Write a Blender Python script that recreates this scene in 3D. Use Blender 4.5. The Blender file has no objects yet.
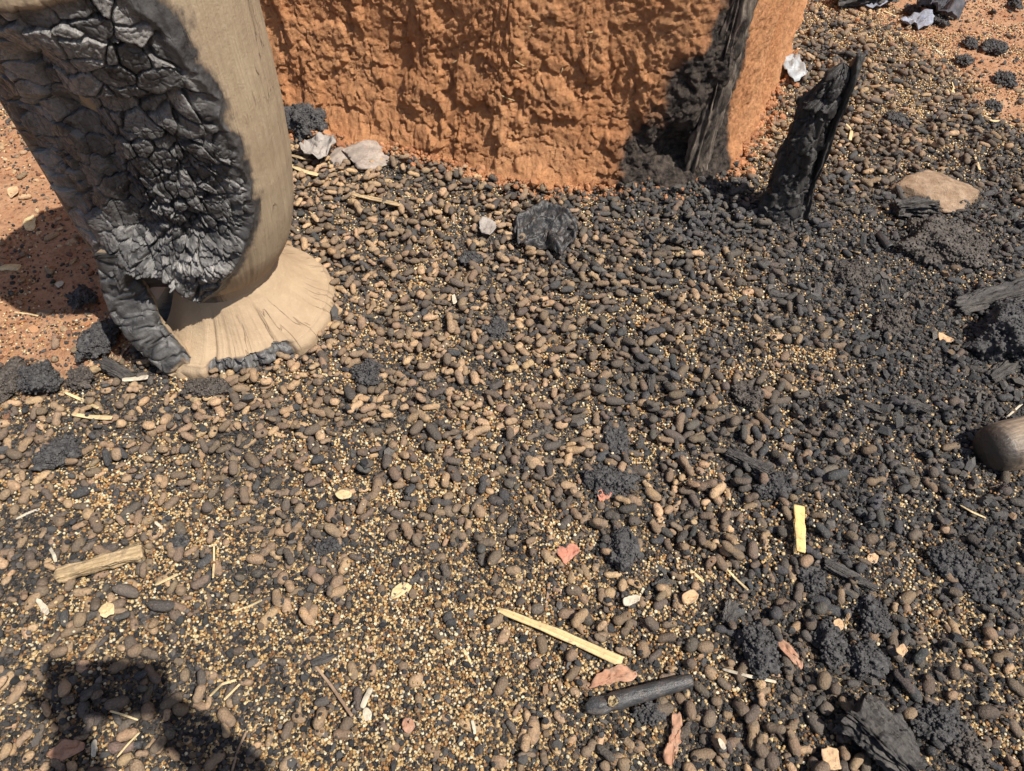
import bpy, math, random
import numpy as np
from mathutils import Vector, Matrix

random.seed(7)
RNG = np.random.default_rng(11)
SC = bpy.context.scene
COL = SC.collection
R = math.radians

# ------------------------------------------------------------------ camera
FPX, PITCH, CAMH = 711.0, R(50.0), 1.0
cam_d = bpy.data.cameras.new('camera')
cam_d.sensor_fit = 'HORIZONTAL'; cam_d.sensor_width = 36.0
cam_d.lens = FPX / 1024 * 36.0
cam_d.clip_start = 0.02; cam_d.clip_end = 600.0
cam = bpy.data.objects.new('camera', cam_d); COL.objects.link(cam)
cam.location = (0, 0, CAMH); cam.rotation_euler = (R(90) - PITCH, 0, 0)
SC.camera = cam

# ------------------------------------------------------------------ sky, sun, exposure
SUN = Vector((0.535, -0.292, 1.0)).normalized()          # towards the sun
SUN_EL = math.asin(SUN.z); SUN_AZ = math.atan2(SUN.x, SUN.y)
world = bpy.data.worlds.new('World'); SC.world = world; world.use_nodes = True
wn = world.node_tree.nodes; wl = world.node_tree.links
bg = wn['Background']; sky = wn.new('ShaderNodeTexSky'); sky.sky_type = 'NISHITA'
sky.sun_disc = False; sky.sun_elevation = SUN_EL; sky.sun_rotation = SUN_AZ
sky.air_density = 1.0; sky.dust_density = 2.0
wl.new(sky.outputs[0], bg.inputs[0]); bg.inputs[1].default_value = 0.078
sd = bpy.data.lights.new('sun', 'SUN'); sd.energy = 4.9; sd.angle = R(0.53); sd.color = (1.0, 0.94, 0.84)
so = bpy.data.objects.new('sun', sd); COL.objects.link(so)
so.rotation_euler = SUN.to_track_quat('Z', 'Y').to_euler(); so.location = SUN * 5
SC.view_settings.view_transform = 'Standard'; SC.view_settings.look = 'None'
SC.view_settings.exposure = 0.48; SC.view_settings.gamma = 1.0
SC.view_settings.use_curve_mapping = False

# ------------------------------------------------------------------ geometry of the view (to read positions off the ground)
_fw = np.array([0, math.cos(PITCH), -math.sin(PITCH)]); _up = np.array([0, math.sin(PITCH), math.cos(PITCH)])
def at(px, py, z=0.0):
    d = _fw + np.array([1, 0, 0]) * ((px - 512) / FPX) + _up * (-(py - 385.5) / FPX)
    t = (z - CAMH) / d[2]
    return np.array([0, 0, CAMH]) + t * d
def ppm(p):
    return FPX / float((np.asarray(p, float) - [0, 0, CAMH]) @ _fw)
def project(P):
    q = np.asarray(P, float) - [0, 0, CAMH]
    zz = q @ _fw
    return 512 + FPX * q[..., 0] / zz, 385.5 - FPX * (q @ _up) / zz

# ------------------------------------------------------------------ noise
def _h(ix, iy, iz, seed):
    n = (ix.astype(np.int64) * 374761393 + iy.astype(np.int64) * 668265263 + iz.astype(np.int64) * 2147483647 + seed * 144665) & 0x7fffffff
    n = ((n ^ (n >> 13)) * 1274126177) & 0x7fffffff
    n = ((n ^ (n >> 16)) * 668265263) & 0x7fffffff
    return ((n ^ (n >> 15)) & 0xfffff) / float(0xfffff)
def vn(P, seed=0):
    P = np.asarray(P, float); i = np.floor(P).astype(np.int64); f = P - i
    f = f * f * f * (f * (f * 6 - 15) + 10); r = 0
    for dx in (0, 1):
        for dy in (0, 1):
            for dz in (0, 1):
                w = (f[:, 0] if dx else 1 - f[:, 0]) * (f[:, 1] if dy else 1 - f[:, 1]) * (f[:, 2] if dz else 1 - f[:, 2])
                r = r + w * _h(i[:, 0] + dx, i[:, 1] + dy, i[:, 2] + dz, seed)
    return r * 2 - 1
def fbm(P, seed=0, oct=4, gain=0.5):
    a, s, r, t = 1.0, 1.0, 0, 0
    for k in range(oct):
        r = r + a * vn(np.asarray(P) * s + k * 17.3, seed + k); t += a; a *= gain; s *= 2.03
    return r / t
def worley(P, seed=0, jit=0.95):
    P = np.asarray(P, float); i = np.floor(P).astype(np.int64)
    f1 = np.full(len(P), 9.0); f2 = np.full(len(P), 9.0); idv = np.zeros(len(P))
    for dx in (-1, 0, 1):
        for dy in (-1, 0, 1):
            for dz in (-1, 0, 1):
                cx, cy, cz = i[:, 0] + dx, i[:, 1] + dy, i[:, 2] + dz
                h = _h(cx, cy, cz, seed)
                q = np.stack([cx + .5 + jit * (h - .5), cy + .5 + jit * (_h(cx, cy, cz, seed + 1) - .5), cz + .5 + jit * (_h(cx, cy, cz, seed + 2) - .5)], 1)
                d = np.linalg.norm(P - q, axis=1)
                m = d < f1
                f2 = np.where(m, f1, np.minimum(f2, d)); idv = np.where(m, h, idv); f1 = np.where(m, d, f1)
    return f1, f2, idv
def sst(a, b, x):
    t = np.clip((x - a) / (b - a), 0, 1); return t * t * (3 - 2 * t)

# ------------------------------------------------------------------ mesh + object helpers
def mesh_np(name, V, F, mat=None, smooth=True, attrs=None):
    """V (n,3); F (m,3) or (m,4) int, or list of such arrays"""
    V = np.asarray(V, np.float32)
    Fs = F if isinstance(F, list) else [F]
    Fs = [np.asarray(f, np.int32) for f in Fs if len(f)]
    loops = np.concatenate([f.ravel() for f in Fs]); cnt = np.concatenate([np.full(len(f), f.shape[1], np.int32) for f in Fs])
    me = bpy.data.meshes.new(name)
    me.vertices.add(len(V)); me.vertices.foreach_set('co', V.ravel())
    me.loops.add(len(loops)); me.loops.foreach_set('vertex_index', loops)
    me.polygons.add(len(cnt)); me.polygons.foreach_set('loop_start', np.concatenate([[0], np.cumsum(cnt)[:-1]]).astype(np.int32))
    me.update(calc_edges=True); me.validate()
    if smooth: me.polygons.foreach_set('use_smooth', np.ones(len(me.polygons), bool))
    for k, a in (attrs or {}).items():
        a = np.asarray(a, np.float32)
        if a.ndim == 2:
            at_ = me.attributes.new(k, 'FLOAT_COLOR', 'POINT')
            if a.shape[1] == 3: a = np.concatenate([a, np.ones((len(a), 1), np.float32)], 1)
            at_.data.foreach_set('color', a.ravel())
        else:
            me.attributes.new(k, 'FLOAT', 'POINT').data.foreach_set('value', a)
    if mat: me.materials.append(mat)
    return me
def link(name, me, parent=None, loc=None):
    o = bpy.data.objects.new(name, me); COL.objects.link(o)
    if parent is not None: o.parent = parent
    if loc is not None: o.location = loc
    return o
def tag(o, label=None, cat=None, group=None, kind=None):
    if label: o['label'] = label
    if cat: o['category'] = cat
    if group: o['group'] = group
    if kind: o['kind'] = kind
    return o
def empty(name, loc, label, cat, group=None):
    o = bpy.data.objects.new(name, None); COL.objects.link(o); o.location = loc; o.empty_display_size = 0.05
    return tag(o, label, cat, group)
def grid_faces(nu, nv, wrap_u=False):
    """vertex index = v*nu+u"""
    u = np.arange(nu if wrap_u else nu - 1); v = np.arange(nv - 1)
    U, W = np.meshgrid(u, v); U = U.ravel(); W = W.ravel(); U2 = (U + 1) % nu
    return np.stack([W * nu + U, W * nu + U2, (W + 1) * nu + U2, (W + 1) * nu + U], 1)
def ico(sub):
    t = (1 + 5 ** .5) / 2
    V = [(-1, t, 0), (1, t, 0), (-1, -t, 0), (1, -t, 0), (0, -1, t), (0, 1, t), (0, -1, -t), (0, 1, -t), (t, 0, -1), (t, 0, 1), (-t, 0, -1), (-t, 0, 1)]
    V = [np.array(v) / np.linalg.norm(v) for v in V]
    F = [(0, 11, 5), (0, 5, 1), (0, 1, 7), (0, 7, 10), (0, 10, 11), (1, 5, 9), (5, 11, 4), (11, 10, 2), (10, 7, 6), (7, 1, 8), (3, 9, 4), (3, 4, 2), (3, 2, 6), (3, 6, 8), (3, 8, 9), (4, 9, 5), (2, 4, 11), (6, 2, 10), (8, 6, 7), (9, 8, 1)]
    for _ in range(sub):
        c = {}; G = []
        def mid(a, b):
            k = (min(a, b), max(a, b))
            if k not in c:
                m = V[a] + V[b]; V.append(m / np.linalg.norm(m)); c[k] = len(V) - 1
            return c[k]
        for a, b, d in F:
            x, y, z = mid(a, b), mid(b, d), mid(d, a)
            G += [(a, x, z), (b, y, x), (d, z, y), (x, y, z)]
        F = G
    return np.array(V), np.array(F, np.int32)
ICO = [ico(k) for k in range(5)]
def rotz(V, a):
    c, s = math.cos(a), math.sin(a); V = np.asarray(V)
    return np.stack([V[:, 0] * c - V[:, 1] * s, V[:, 0] * s + V[:, 1] * c, V[:, 2]], 1)

# ------------------------------------------------------------------ materials
class NT:
    def __init__(s, name):
        s.m = bpy.data.materials.new(name); s.m.use_nodes = True
        s.n = s.m.node_tree.nodes; s.l = s.m.node_tree.links; s.b = s.n['Principled BSDF']
        s.co = s.n.new('ShaderNodeTexCoord').outputs['Object']
    def new(s, t, **k):
        o = s.n.new(t)
        for a, v in k.items(): setattr(o, a, v)
        return o
    def setin(s, sock, v):
        if hasattr(v, 'is_output') or isinstance(v, bpy.types.NodeSocket): s.l.new(v, sock)
        elif isinstance(v, tuple) and len(v) == 3 and sock.type == 'RGBA': sock.default_value = (*v, 1)
        else: sock.default_value = v
    def map(s, scale, co=None):
        o = s.new('ShaderNodeMapping'); s.l.new(co or s.co, o.inputs[0]); o.inputs['Scale'].default_value = scale; return o.outputs[0]
    def noise(s, scale, detail=4, rough=0.55, co=None, dist=0.0):
        o = s.new('ShaderNodeTexNoise'); s.l.new(co or s.co, o.inputs['Vector'])
        o.inputs['Scale'].default_value = scale; o.inputs['Detail'].default_value = detail
        o.inputs['Roughness'].default_value = rough; o.inputs['Distortion'].default_value = dist; return o.outputs['Fac']
    def voro(s, scale, co=None, feature='F1', out='Distance'):
        o = s.new('ShaderNodeTexVoronoi', feature=feature); s.l.new(co or s.co, o.inputs['Vector']); o.inputs['Scale'].default_value = scale; return o.outputs[out]
    def ramp(s, fac, stops):
        o = s.new('ShaderNodeValToRGB'); s.l.new(fac, o.inputs[0]); e = o.color_ramp.elements
        while len(e) < len(stops): e.new(0.5)
        for i, (p, c) in enumerate(stops):
            e[i].position = p; e[i].color = (c, c, c, 1) if not isinstance(c, tuple) else (*c, 1)
        return o.outputs[0]
    def mix(s, f, a, b, mode='MIX'):
        o = s.new('ShaderNodeMix', data_type='RGBA', blend_type=mode)
        s.setin(o.inputs[0], f); s.setin(o.inputs[6], a); s.setin(o.inputs[7], b); return o.outputs[2]
    def math(s, op, a, b=0.0):
        o = s.new('ShaderNodeMath', operation=op); s.setin(o.inputs[0], a); s.setin(o.inputs[1], b); return o.outputs[0]
    def attr(s, name, typ='GEOMETRY', out='Color'):
        o = s.new('ShaderNodeAttribute', attribute_name=name, attribute_type=typ); return o.outputs[out]
    def bump(s, h, dist, strength=1.0, prev=None):
        o = s.new('ShaderNodeBump'); s.l.new(h, o.inputs['Height']); o.inputs['Distance'].default_value = dist; o.inputs['Strength'].default_value = strength
        if prev: s.l.new(prev, o.inputs['Normal'])
        return o.outputs[0]
    def done(s, col, rough=0.8, spec=0.3, nrm=None):
        s.setin(s.b.inputs['Base Color'], col); s.setin(s.b.inputs['Roughness'], rough); s.b.inputs['Specular IOR Level'].default_value = spec
        if nrm is not None: s.l.new(nrm, s.b.inputs['Normal'])
        return s.m
def simple(name, c1, c2, scale=60, stretch=(1, 1, 1), rough=0.8, spec=0.3, bumpd=0.001, detail=5):
    t = NT(name); co = t.map(stretch); n = t.noise(scale, detail, 0.6, co)
    c = t.mix(t.ramp(n, [(0.3, 0.0), (0.7, 1.0)]), c1, c2); d = t.noise(85, 6, 0.7); d2 = t.noise(330, 3, 0.7)
    c = t.mix(t.ramp(d, [(.50, 0.0), (.72, 0.6)]), c, (0.16, 0.12, 0.09)); c = t.mix(t.ramp(d2, [(.60, 0.0), (.70, 0.6)]), c, (0.09, 0.07, 0.055))
    return t.done(c, rough, spec, t.bump(d2, bumpd, 0.5, t.bump(n, bumpd)))

def m_ground():
    t = NT('earth_and_char_dust'); d = t.attr('dust', out='Fac'); gr = t.attr('pale', out='Fac')
    n = t.noise(9, 8, 0.6); n2 = t.noise(70, 6, 0.7); n3 = t.noise(260, 3, 0.7)
    dirt = t.mix(t.ramp(n, [(.35, 0.0), (.65, 1.0)]), (0.34, 0.175, 0.095), (0.44, 0.26, 0.155))
    dirt = t.mix(t.ramp(n2, [(.36, 0.7), (.52, 0.0)]), dirt, (0.19, 0.095, 0.055))
    dirt = t.mix(t.ramp(n3, [(.58, 0.0), (.74, 0.6)]), dirt, (0.52, 0.35, 0.225))
    # beds of tiny grain and crumbs
    wob = t.new('ShaderNodeVectorMath', operation='ADD'); t.l.new(t.co, wob.inputs[0]); nz = t.new('ShaderNodeTexNoise'); t.l.new(t.co, nz.inputs['Vector']); nz.inputs['Scale'].default_value = 300
    sc = t.new('ShaderNodeVectorMath', operation='SCALE'); t.l.new(nz.outputs['Color'], sc.inputs[0]); sc.inputs['Scale'].default_value = .002; t.l.new(sc.outputs[0], wob.inputs[1])
    cell = t.voro(250, wob.outputs[0], 'F1', 'Color'); dist = t.voro(250, wob.outputs[0]); x = t.new('ShaderNodeSeparateColor'); t.l.new(cell, x.inputs[0])
    dark = t.ramp(x.outputs[0], [(0.0, (.024, .023, .023)), (.4, (.048, .044, .042)), (.7, (.095, .078, .064)), (.9, (.18, .13, .085))])
    pale = t.ramp(x.outputs[0], [(0.0, (.22, .13, .065)), (.35, (.44, .28, .13)), (.8, (.64, .48, .26))])
    f = t.math('ADD', x.outputs[1], t.math('MULTIPLY', gr, -.48))
    bed = t.mix(t.ramp(f, [(.02, 1.0), (.06, 0.0)]), dark, pale)
    f = t.math('ADD', d, t.math('MULTIPLY', t.math('SUBTRACT', n2, 0.5), 1.2))
    msk = t.ramp(f, [(.38, 0.0), (.62, 1.0)])
    col = t.mix(msk, dirt, bed)
    hb = t.math('MULTIPLY', msk, t.math('MULTIPLY', dist, -1.0))
    return t.done(col, 0.9, 0.2, t.bump(hb, 0.0045, 1.0, t.bump(n3, 0.002, 1.0, t.bump(n2, 0.006))))
def m_col(name, attr_type='GEOMETRY', rough=0.78, spec=0.3, soot=True, scale=220, bd=0.0012):
    t = NT(name); c = t.attr('col', attr_type); n = t.noise(scale, 4, 0.65); n2 = t.noise(75, 3, 0.6)
    c2 = t.mix(1.0, c, t.ramp(n, [(.28, 0.60), (.72, 1.28)]), 'MULTIPLY')
    if soot: c2 = t.mix(t.ramp(n2, [(.52, 0.0), (.68, 0.55)]), c2, (0.075, 0.068, 0.064))
    if soot: c2 = t.mix(t.ramp(t.noise(420, 3, 0.7), [(.54, 0.0), (.74, 0.5)]), c2, (0.30, 0.25, 0.185))
    return t.done(c2, rough, spec, t.bump(n, bd))
M_GROUND = m_ground()
M_POD = m_col('groundnut_shell', rough=0.8, spec=0.22, scale=330, bd=0.0022)
M_GRAIN = m_col('sorghum_grain', 'INSTANCER', rough=0.5, spec=0.4, soot=False)
M_CRUMB = m_col('char_crumb', 'INSTANCER', rough=0.6, spec=0.4, soot=False)
def m_wall():
    t = NT('red_mud'); so_ = t.attr('soot', out='Fac')
    n = t.noise(6, 6, 0.6); n2 = t.noise(55, 8, 0.72); n3 = t.noise(230, 5, 0.7); n4 = t.noise(26, 5, 0.6)
    c = t.mix(t.ramp(n, [(.3, 0.0), (.7, 1.0)]), (0.55, 0.245, 0.108), (0.66, 0.350, 0.175))
    c = t.mix(t.ramp(n2, [(.36, 0.55), (.56, 0.0)]), c, (0.38, 0.165, 0.075))
    c = t.mix(t.ramp(n3, [(.55, 0.0), (.72, 0.5)]), c, (0.68, 0.38, 0.20))
    st = t.noise(1.0, 3, 0.6, t.map((30, 330, 150)), 1.2)
    c = t.mix(t.ramp(st, [(.70, 0.0), (.74, 0.55)]), c, (0.62, 0.42, 0.2))
    f = t.math('ADD', so_, t.math('MULTIPLY', t.math('SUBTRACT', n4, 0.5), 1.1))
    ch = t.mix(t.ramp(n2, [(.40, 0.0), (.66, 1.0)]), (0.026, 0.023, 0.022), (0.14, 0.110, 0.09))
    c = t.mix(t.ramp(f, [(.02, 0.0), (.40, 0.55)]), c, (0.20, 0.10, 0.058))
    c = t.mix(t.ramp(f, [(.34, 0.0), (.72, 1.0)]), c, ch)
    n5 = t.noise(120, 6, 0.75)
    return t.done(c, 0.93, 0.18, t.bump(n3, 0.0035, 1.0, t.bump(n5, 0.006, 1.0, t.bump(n2, 0.009, 1.0))))
M_WALL = m_wall()
def m_mortar():
    t = NT('weathered_and_charred_wood'); ch = t.attr('char', out='Fac'); ash = t.attr('ash', out='Fac'); pale = t.attr('pale', out='Fac')
    co = t.attr('grain', out='Vector')
    g = t.noise(1.0, 6, 0.62, t.map((330, 22, 1), co)); g2 = t.noise(1.0, 6, 0.65, t.map((60, 6.0, 1), co)); sp = t.noise(150, 4, 0.7)
    w = t.mix(t.ramp(g2, [(.3, 0.0), (.7, 1.0)]), (0.285, 0.218, 0.145), (0.375, 0.295, 0.20))
    w = t.mix(t.ramp(g, [(.36, 0.5), (.56, 0.0)]), w, (0.23, 0.165, 0.10))
    
    wp = t.mix(t.ramp(t.noise(24, 5, 0.6), [(.3, 0.0), (.7, 1.0)]), (0.345, 0.250, 0.158), (0.415, 0.308, 0.200))
    w = t.mix(pale, w, wp)
    w = t.mix(t.ramp(sp, [(.55, 0.0), (.72, 0.35)]), w, (0.50, 0.39, 0.27))
    w = t.mix(t.ramp(t.noise(11, 5, 0.65), [(.42, 0.0), (.70, 0.45)]), w, (0.24, 0.165, 0.105))
    ck = t.noise(1.0, 3, 0.5, t.map((34, 4.5, 1), co), 0.3)
    crack = t.ramp(t.math('ABSOLUTE', t.math('SUBTRACT', ck, 0.5)), [(.002, 1.0), (.008, 0.0)])
    crack = t.math('MULTIPLY', crack, t.ramp(t.noise(7, 3, 0.6), [(.50, 0.0), (.60, 1.0)]))
    w = t.mix(t.math('MULTIPLY', crack, t.math('SUBTRACT', 0.75, t.math('MULTIPLY', pale, 0.3))), w, (0.13, 0.085, 0.05))
    n = t.noise(45, 6, 0.7); n2 = t.noise(300, 4, 0.7); fib = t.noise(1.0, 4, 0.6, t.map((240, 22, 1), co))
    c = t.mix(t.ramp(n, [(.36, 0.0), (.66, 1.0)]), (0.018, 0.017, 0.018), (0.088, 0.085, 0.084))
    c = t.mix(t.math('MULTIPLY', ash, t.ramp(n2, [(.3, 0.35), (.65, 1.0)])), c, (0.33, 0.315, 0.30))
    f = t.math('ADD', t.math('ADD', ch, t.math('MULTIPLY', t.math('SUBTRACT', n, 0.5), 0.45)), t.math('MULTIPLY', t.math('SUBTRACT', t.noise(1.0, 5, 0.7, t.map((210, 45, 1), co)), 0.5), 0.55))
    soot = t.mix(t.ramp(f, [(.16, 0.0), (.46, 0.85)]), w, (0.075, 0.056, 0.044))
    col = t.mix(t.ramp(f, [(.46, 0.0), (.54, 1.0)]), soot, c)
    rough = t.ramp(f, [(.42, 0.75), (.55, 0.40)])
    hb = t.math('ADD', t.math('MULTIPLY', g, 0.5), t.math('MULTIPLY', crack, -1.2))
    return t.done(col, rough, 0.45, t.bump(n2, 0.0012, 0.8, t.bump(fib, 0.0006, 0.5, t.bump(hb, 0.0014, 1.0, t.bump(t.noise(28, 5, 0.6), 0.004, 0.6)))))
M_MORTAR = m_mortar()
def m_char(name, dark=(0.022, 0.021, 0.021), light=(0.10, 0.094, 0.088), stretch=(1, 1, 1), scale=60, rough=0.55, spec=0.45, bd=0.003):
    t = NT(name); co = t.map(stretch); n = t.noise(scale, 7, 0.7, co); n2 = t.noise(380, 3, 0.7)
    c = t.mix(t.ramp(n, [(.38, 0.0), (.7, 1.0)]), dark, light)
    return t.done(c, rough, spec, t.bump(n2, 0.0012, 0.8, t.bump(n, bd)))
M_CHAR = m_char('charcoal')
M_CHARWOOD = m_char('charred_wood_fibre', dark=(0.026, 0.024, 0.024), light=(0.14, 0.125, 0.112), stretch=(0.25, 1, 1), scale=120, bd=0.006)
M_CHARLOG = m_char('charred_stake', dark=(0.013, 0.012, 0.012), light=(0.070, 0.064, 0.060), stretch=(1, 1, 0.25), scale=70, bd=0.003)
M_CHARPOST = m_char('charred_post_bark', dark=(0.030, 0.026, 0.023), light=(0.30, 0.235, 0.185), stretch=(1, 1, 0.3), scale=55, rough=0.8, bd=0.006)
M_CLUMP = m_char('fused_burnt_grain', dark=(0.026, 0.025, 0.027), light=(0.115, 0.110, 0.108), scale=120, rough=0.58, spec=0.35, bd=0.003)
M_CLUMPB = m_char('fused_burnt_grain_brownish', dark=(0.030, 0.025, 0.022), light=(0.13, 0.108, 0.09), scale=120, rough=0.6, bd=0.002)
M_STRAW = simple('dry_straw', (0.48, 0.35, 0.18), (0.68, 0.54, 0.31), 30, (0.2, 1, 1), 0.6, 0.3, 0.0006)
M_BAMBOO = simple('split_cane', (0.42, 0.29, 0.12), (0.68, 0.54, 0.30), 150, (0.04, 1.6, 1), 0.5, 0.35, 0.0006)
M_WHITE = simple('bleached_fibre', (0.42, 0.36, 0.27), (0.60, 0.54, 0.43), 40, (0.3, 1, 1), 0.7, 0.2, 0.0006)
M_TWIG = simple('dry_twig', (0.20, 0.13, 0.085), (0.36, 0.25, 0.17), 60, (0.2, 1, 1), 0.8, 0.2, 0.0006)
M_WOOD = simple('pale_dry_wood', (0.26, 0.18, 0.10), (0.56, 0.42, 0.25), 170, (0.10, 1, 1), 0.85, 0.2, 0.003)
M_CANE2 = simple('yellow_wood_chip', (0.66, 0.42, 0.14), (0.82, 0.60, 0.27), 120, (0.08, 1, 1), 0.7, 0.2, 0.0012)
M_LEAFR = simple('dry_red_leaf', (0.40, 0.15, 0.10), (0.54, 0.25, 0.17), 40, (1, 1, 1), 0.75, 0.25, 0.0008)
M_LEAFB = simple('dry_brown_leaf', (0.28, 0.14, 0.085), (0.46, 0.27, 0.18), 55, (1, 1, 1), 0.75, 0.25, 0.0008)
M_LEAFT = simple('dry_tan_leaf', (0.44, 0.27, 0.15), (0.58, 0.41, 0.25), 55, (1, 1, 1), 0.75, 0.25, 0.0008)
M_BAG = simple('black_plastic_film', (0.016, 0.016, 0.017), (0.040, 0.040, 0.043), 130, (1, 1, 1), 0.46, 0.5, 0.0016)
M_TUBE = simple('blackened_plastic_tube', (0.022, 0.023, 0.025), (0.060, 0.060, 0.062), 110, (0.3, 1, 1), 0.42, 0.5, 0.0022)
M_STONE = simple('tan_stone', (0.20, 0.125, 0.075), (0.40, 0.29, 0.20), 34, (1, 1, 2.5), 0.85, 0.25, 0.008)
M_STONEG = simple('pale_grey_stone', (0.20, 0.17, 0.15), (0.44, 0.37, 0.32), 35, (1, 1, 1), 0.8, 0.25, 0.004)
M_PLASW = simple('white_plastic_scrap', (0.24, 0.26, 0.275), (0.44, 0.46, 0.475), 30, (1, 1, 1), 0.45, 0.4, 0.001)
M_ASH = simple('ashy_film', (0.20, 0.18, 0.165), (0.42, 0.38, 0.35), 45, (1, 1, 1), 0.6, 0.3, 0.003)
M_CLOTH = simple('burnt_cloth', (0.035, 0.036, 0.042), (0.12, 0.12, 0.14), 40, (1, 1, 1), 0.85, 0.2, 0.002)
M_CLOTHB = simple('grey_blue_cloth', (0.16, 0.18, 0.24), (0.34, 0.36, 0.42), 60, (1, 1, 1), 0.85, 0.2, 0.002)
def m_pestle():
    t = NT('worn_pestle_wood'); x = t.new('ShaderNodeSeparateXYZ'); t.l.new(t.co, x.inputs[0])
    g = t.noise(90, 6, 0.65, t.map((0.08, 1, 1))); n = t.noise(40, 4, 0.6)
    w = t.mix(t.ramp(g, [(.35, 0.0), (.65, 1.0)]), (0.14, 0.10, 0.07), (0.36, 0.275, 0.20))
    f = t.math('ADD', t.math('MULTIPLY', x.outputs[0], -11.0), t.math('ADD', 0.42, t.math('MULTIPLY', n, 0.9)))
    c = t.mix(t.ramp(f, [(.30, 0.0), (.62, 1.0)]), w, (0.060, 0.048, 0.040))
    return t.done(c, t.ramp(f, [(.3, 0.6), (.6, 0.36)]), 0.4, t.bump(g, 0.0030))
M_PESTLE = m_pestle()

# ------------------------------------------------------------------ zones of the spill: pods, pale grain, darkness of the char, bare earth
Z = [(20,200,.04,.03,.3,.95),(20,260,.05,.05,.2,.92),(80,300,.03,0,.3,1),(130,280,.02,0,.3,1),(60,345,.25,.08,.4,.75),(10,330,.08,.06,.3,.92),(10,410,.45,.2,.4,.35),(100,420,.65,.15,.5,.12),(60,480,.5,.5,.45,.08),(20,560,.6,.3,.5,.08),
(150,520,.45,.55,.5,0),(200,450,.7,.35,.4,0),(250,400,.85,.25,.4,0),(100,620,.4,.5,.5,.08),(30,700,.35,.6,.4,.1),(10,760,.4,.3,.45,.3),(110,720,.75,.2,.6,.15),(220,620,.33,.65,.5,0),(300,560,.42,.6,.5,0),(300,700,.28,.72,.5,0),
(400,620,.24,.78,.5,0),(420,740,.2,.82,.5,0),(500,700,.16,.88,.45,0),(540,600,.27,.75,.5,0),(350,450,.65,.4,.5,0),(330,280,1,.1,.35,0),(320,200,1,.1,.4,0),(400,200,.95,.28,.5,0),(430,290,.75,.62,.5,0),(420,380,.85,.34,.42,0),
(500,250,1,.18,.45,0),(520,330,.95,.28,.45,0),(480,420,.75,.4,.5,0),(480,510,.55,.55,.5,0),(580,470,.8,.36,.5,0),(600,400,.85,.35,.6,0),(620,280,1,.16,.68,0),(700,220,1,.05,.95,0),(680,330,.8,.48,.68,0),(720,420,.9,.2,.68,0),
(680,510,.9,.22,.45,0),(650,600,.55,.45,.5,0),(700,560,.8,.3,.5,0),(620,730,.3,.65,.5,0),(720,720,.8,.2,.5,0),(760,600,.75,.15,.7,0),(800,370,.42,.7,.65,0),(780,470,.75,.2,.75,0),(850,430,.3,.10,.95,0),(900,380,.25,.04,1.0,0),
(980,400,.35,.03,.97,0),(880,500,.42,.12,.9,0),(980,520,.35,.10,.95,0),(850,280,.3,.18,.95,0),(900,290,.22,.08,1.0,0),(1000,230,.4,.05,.97,0),(880,150,.95,.12,.5,0),(900,110,.3,.8,.4,.25),(850,100,.75,.45,.5,.05),(830,60,.8,.3,.6,.1),(760,130,.5,.65,.5,0),
(870,40,.35,.7,.5,.3),(960,130,.7,.15,.75,0),(930,80,.45,.4,.6,.3),(1000,160,.6,.2,.8,0),(990,70,.02,.12,.5,.97),(1010,110,.06,.12,.5,.9),(955,35,.03,.25,.5,.92),(900,5,.1,.3,.4,.75),(940,640,.3,.75,.6,0),(1000,680,.35,.6,.6,0),
(880,640,.5,.2,.82,0),(800,690,.75,.15,.6,0),(850,760,.7,.1,.6,0),(980,750,.45,.45,.6,0),(1000,600,.4,.2,.9,0),(1015,20,.01,.1,.5,1),(860,-30,.05,.2,.4,.9),(-60,240,.02,.02,.3,1),(-60,400,.3,.1,.3,.6)]
ZP = np.array([at(z[0], z[1])[:2] for z in Z]); ZV = np.array([z[2:] for z in Z])
def zones_exact(XY):
    XY = np.asarray(XY, float); out = np.zeros((len(XY), 4))
    for a in range(0, len(XY), 40000):
        q = XY[a:a + 40000]; d2 = ((q[:, None, :] - ZP[None]) ** 2).sum(2) + 1e-4
        w = d2 ** -1.6; out[a:a + 40000] = (w @ ZV) / w.sum(1, keepdims=True)
    return out

ZGX = np.arange(-2.2, 2.4, .015); ZGY = np.arange(-.2, 3.6, .015)
_a, _b = np.meshgrid(ZGX, ZGY); ZG = zones_exact(np.stack([_a.ravel(), _b.ravel()], 1)).reshape(len(ZGY), len(ZGX), 4)
def zones(XY):
    XY = np.asarray(XY, float); x = np.clip((XY[:, 0] - ZGX[0]) / .015, 0, len(ZGX) - 1.001); y = np.clip((XY[:, 1] - ZGY[0]) / .015, 0, len(ZGY) - 1.001)
    i = x.astype(int); j = y.astype(int); u = (x - i)[:, None]; v = (y - j)[:, None]
    return (ZG[j, i] * (1 - u) + ZG[j, i + 1] * u) * (1 - v) + (ZG[j + 1, i] * (1 - u) + ZG[j + 1, i + 1] * u) * v

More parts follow.
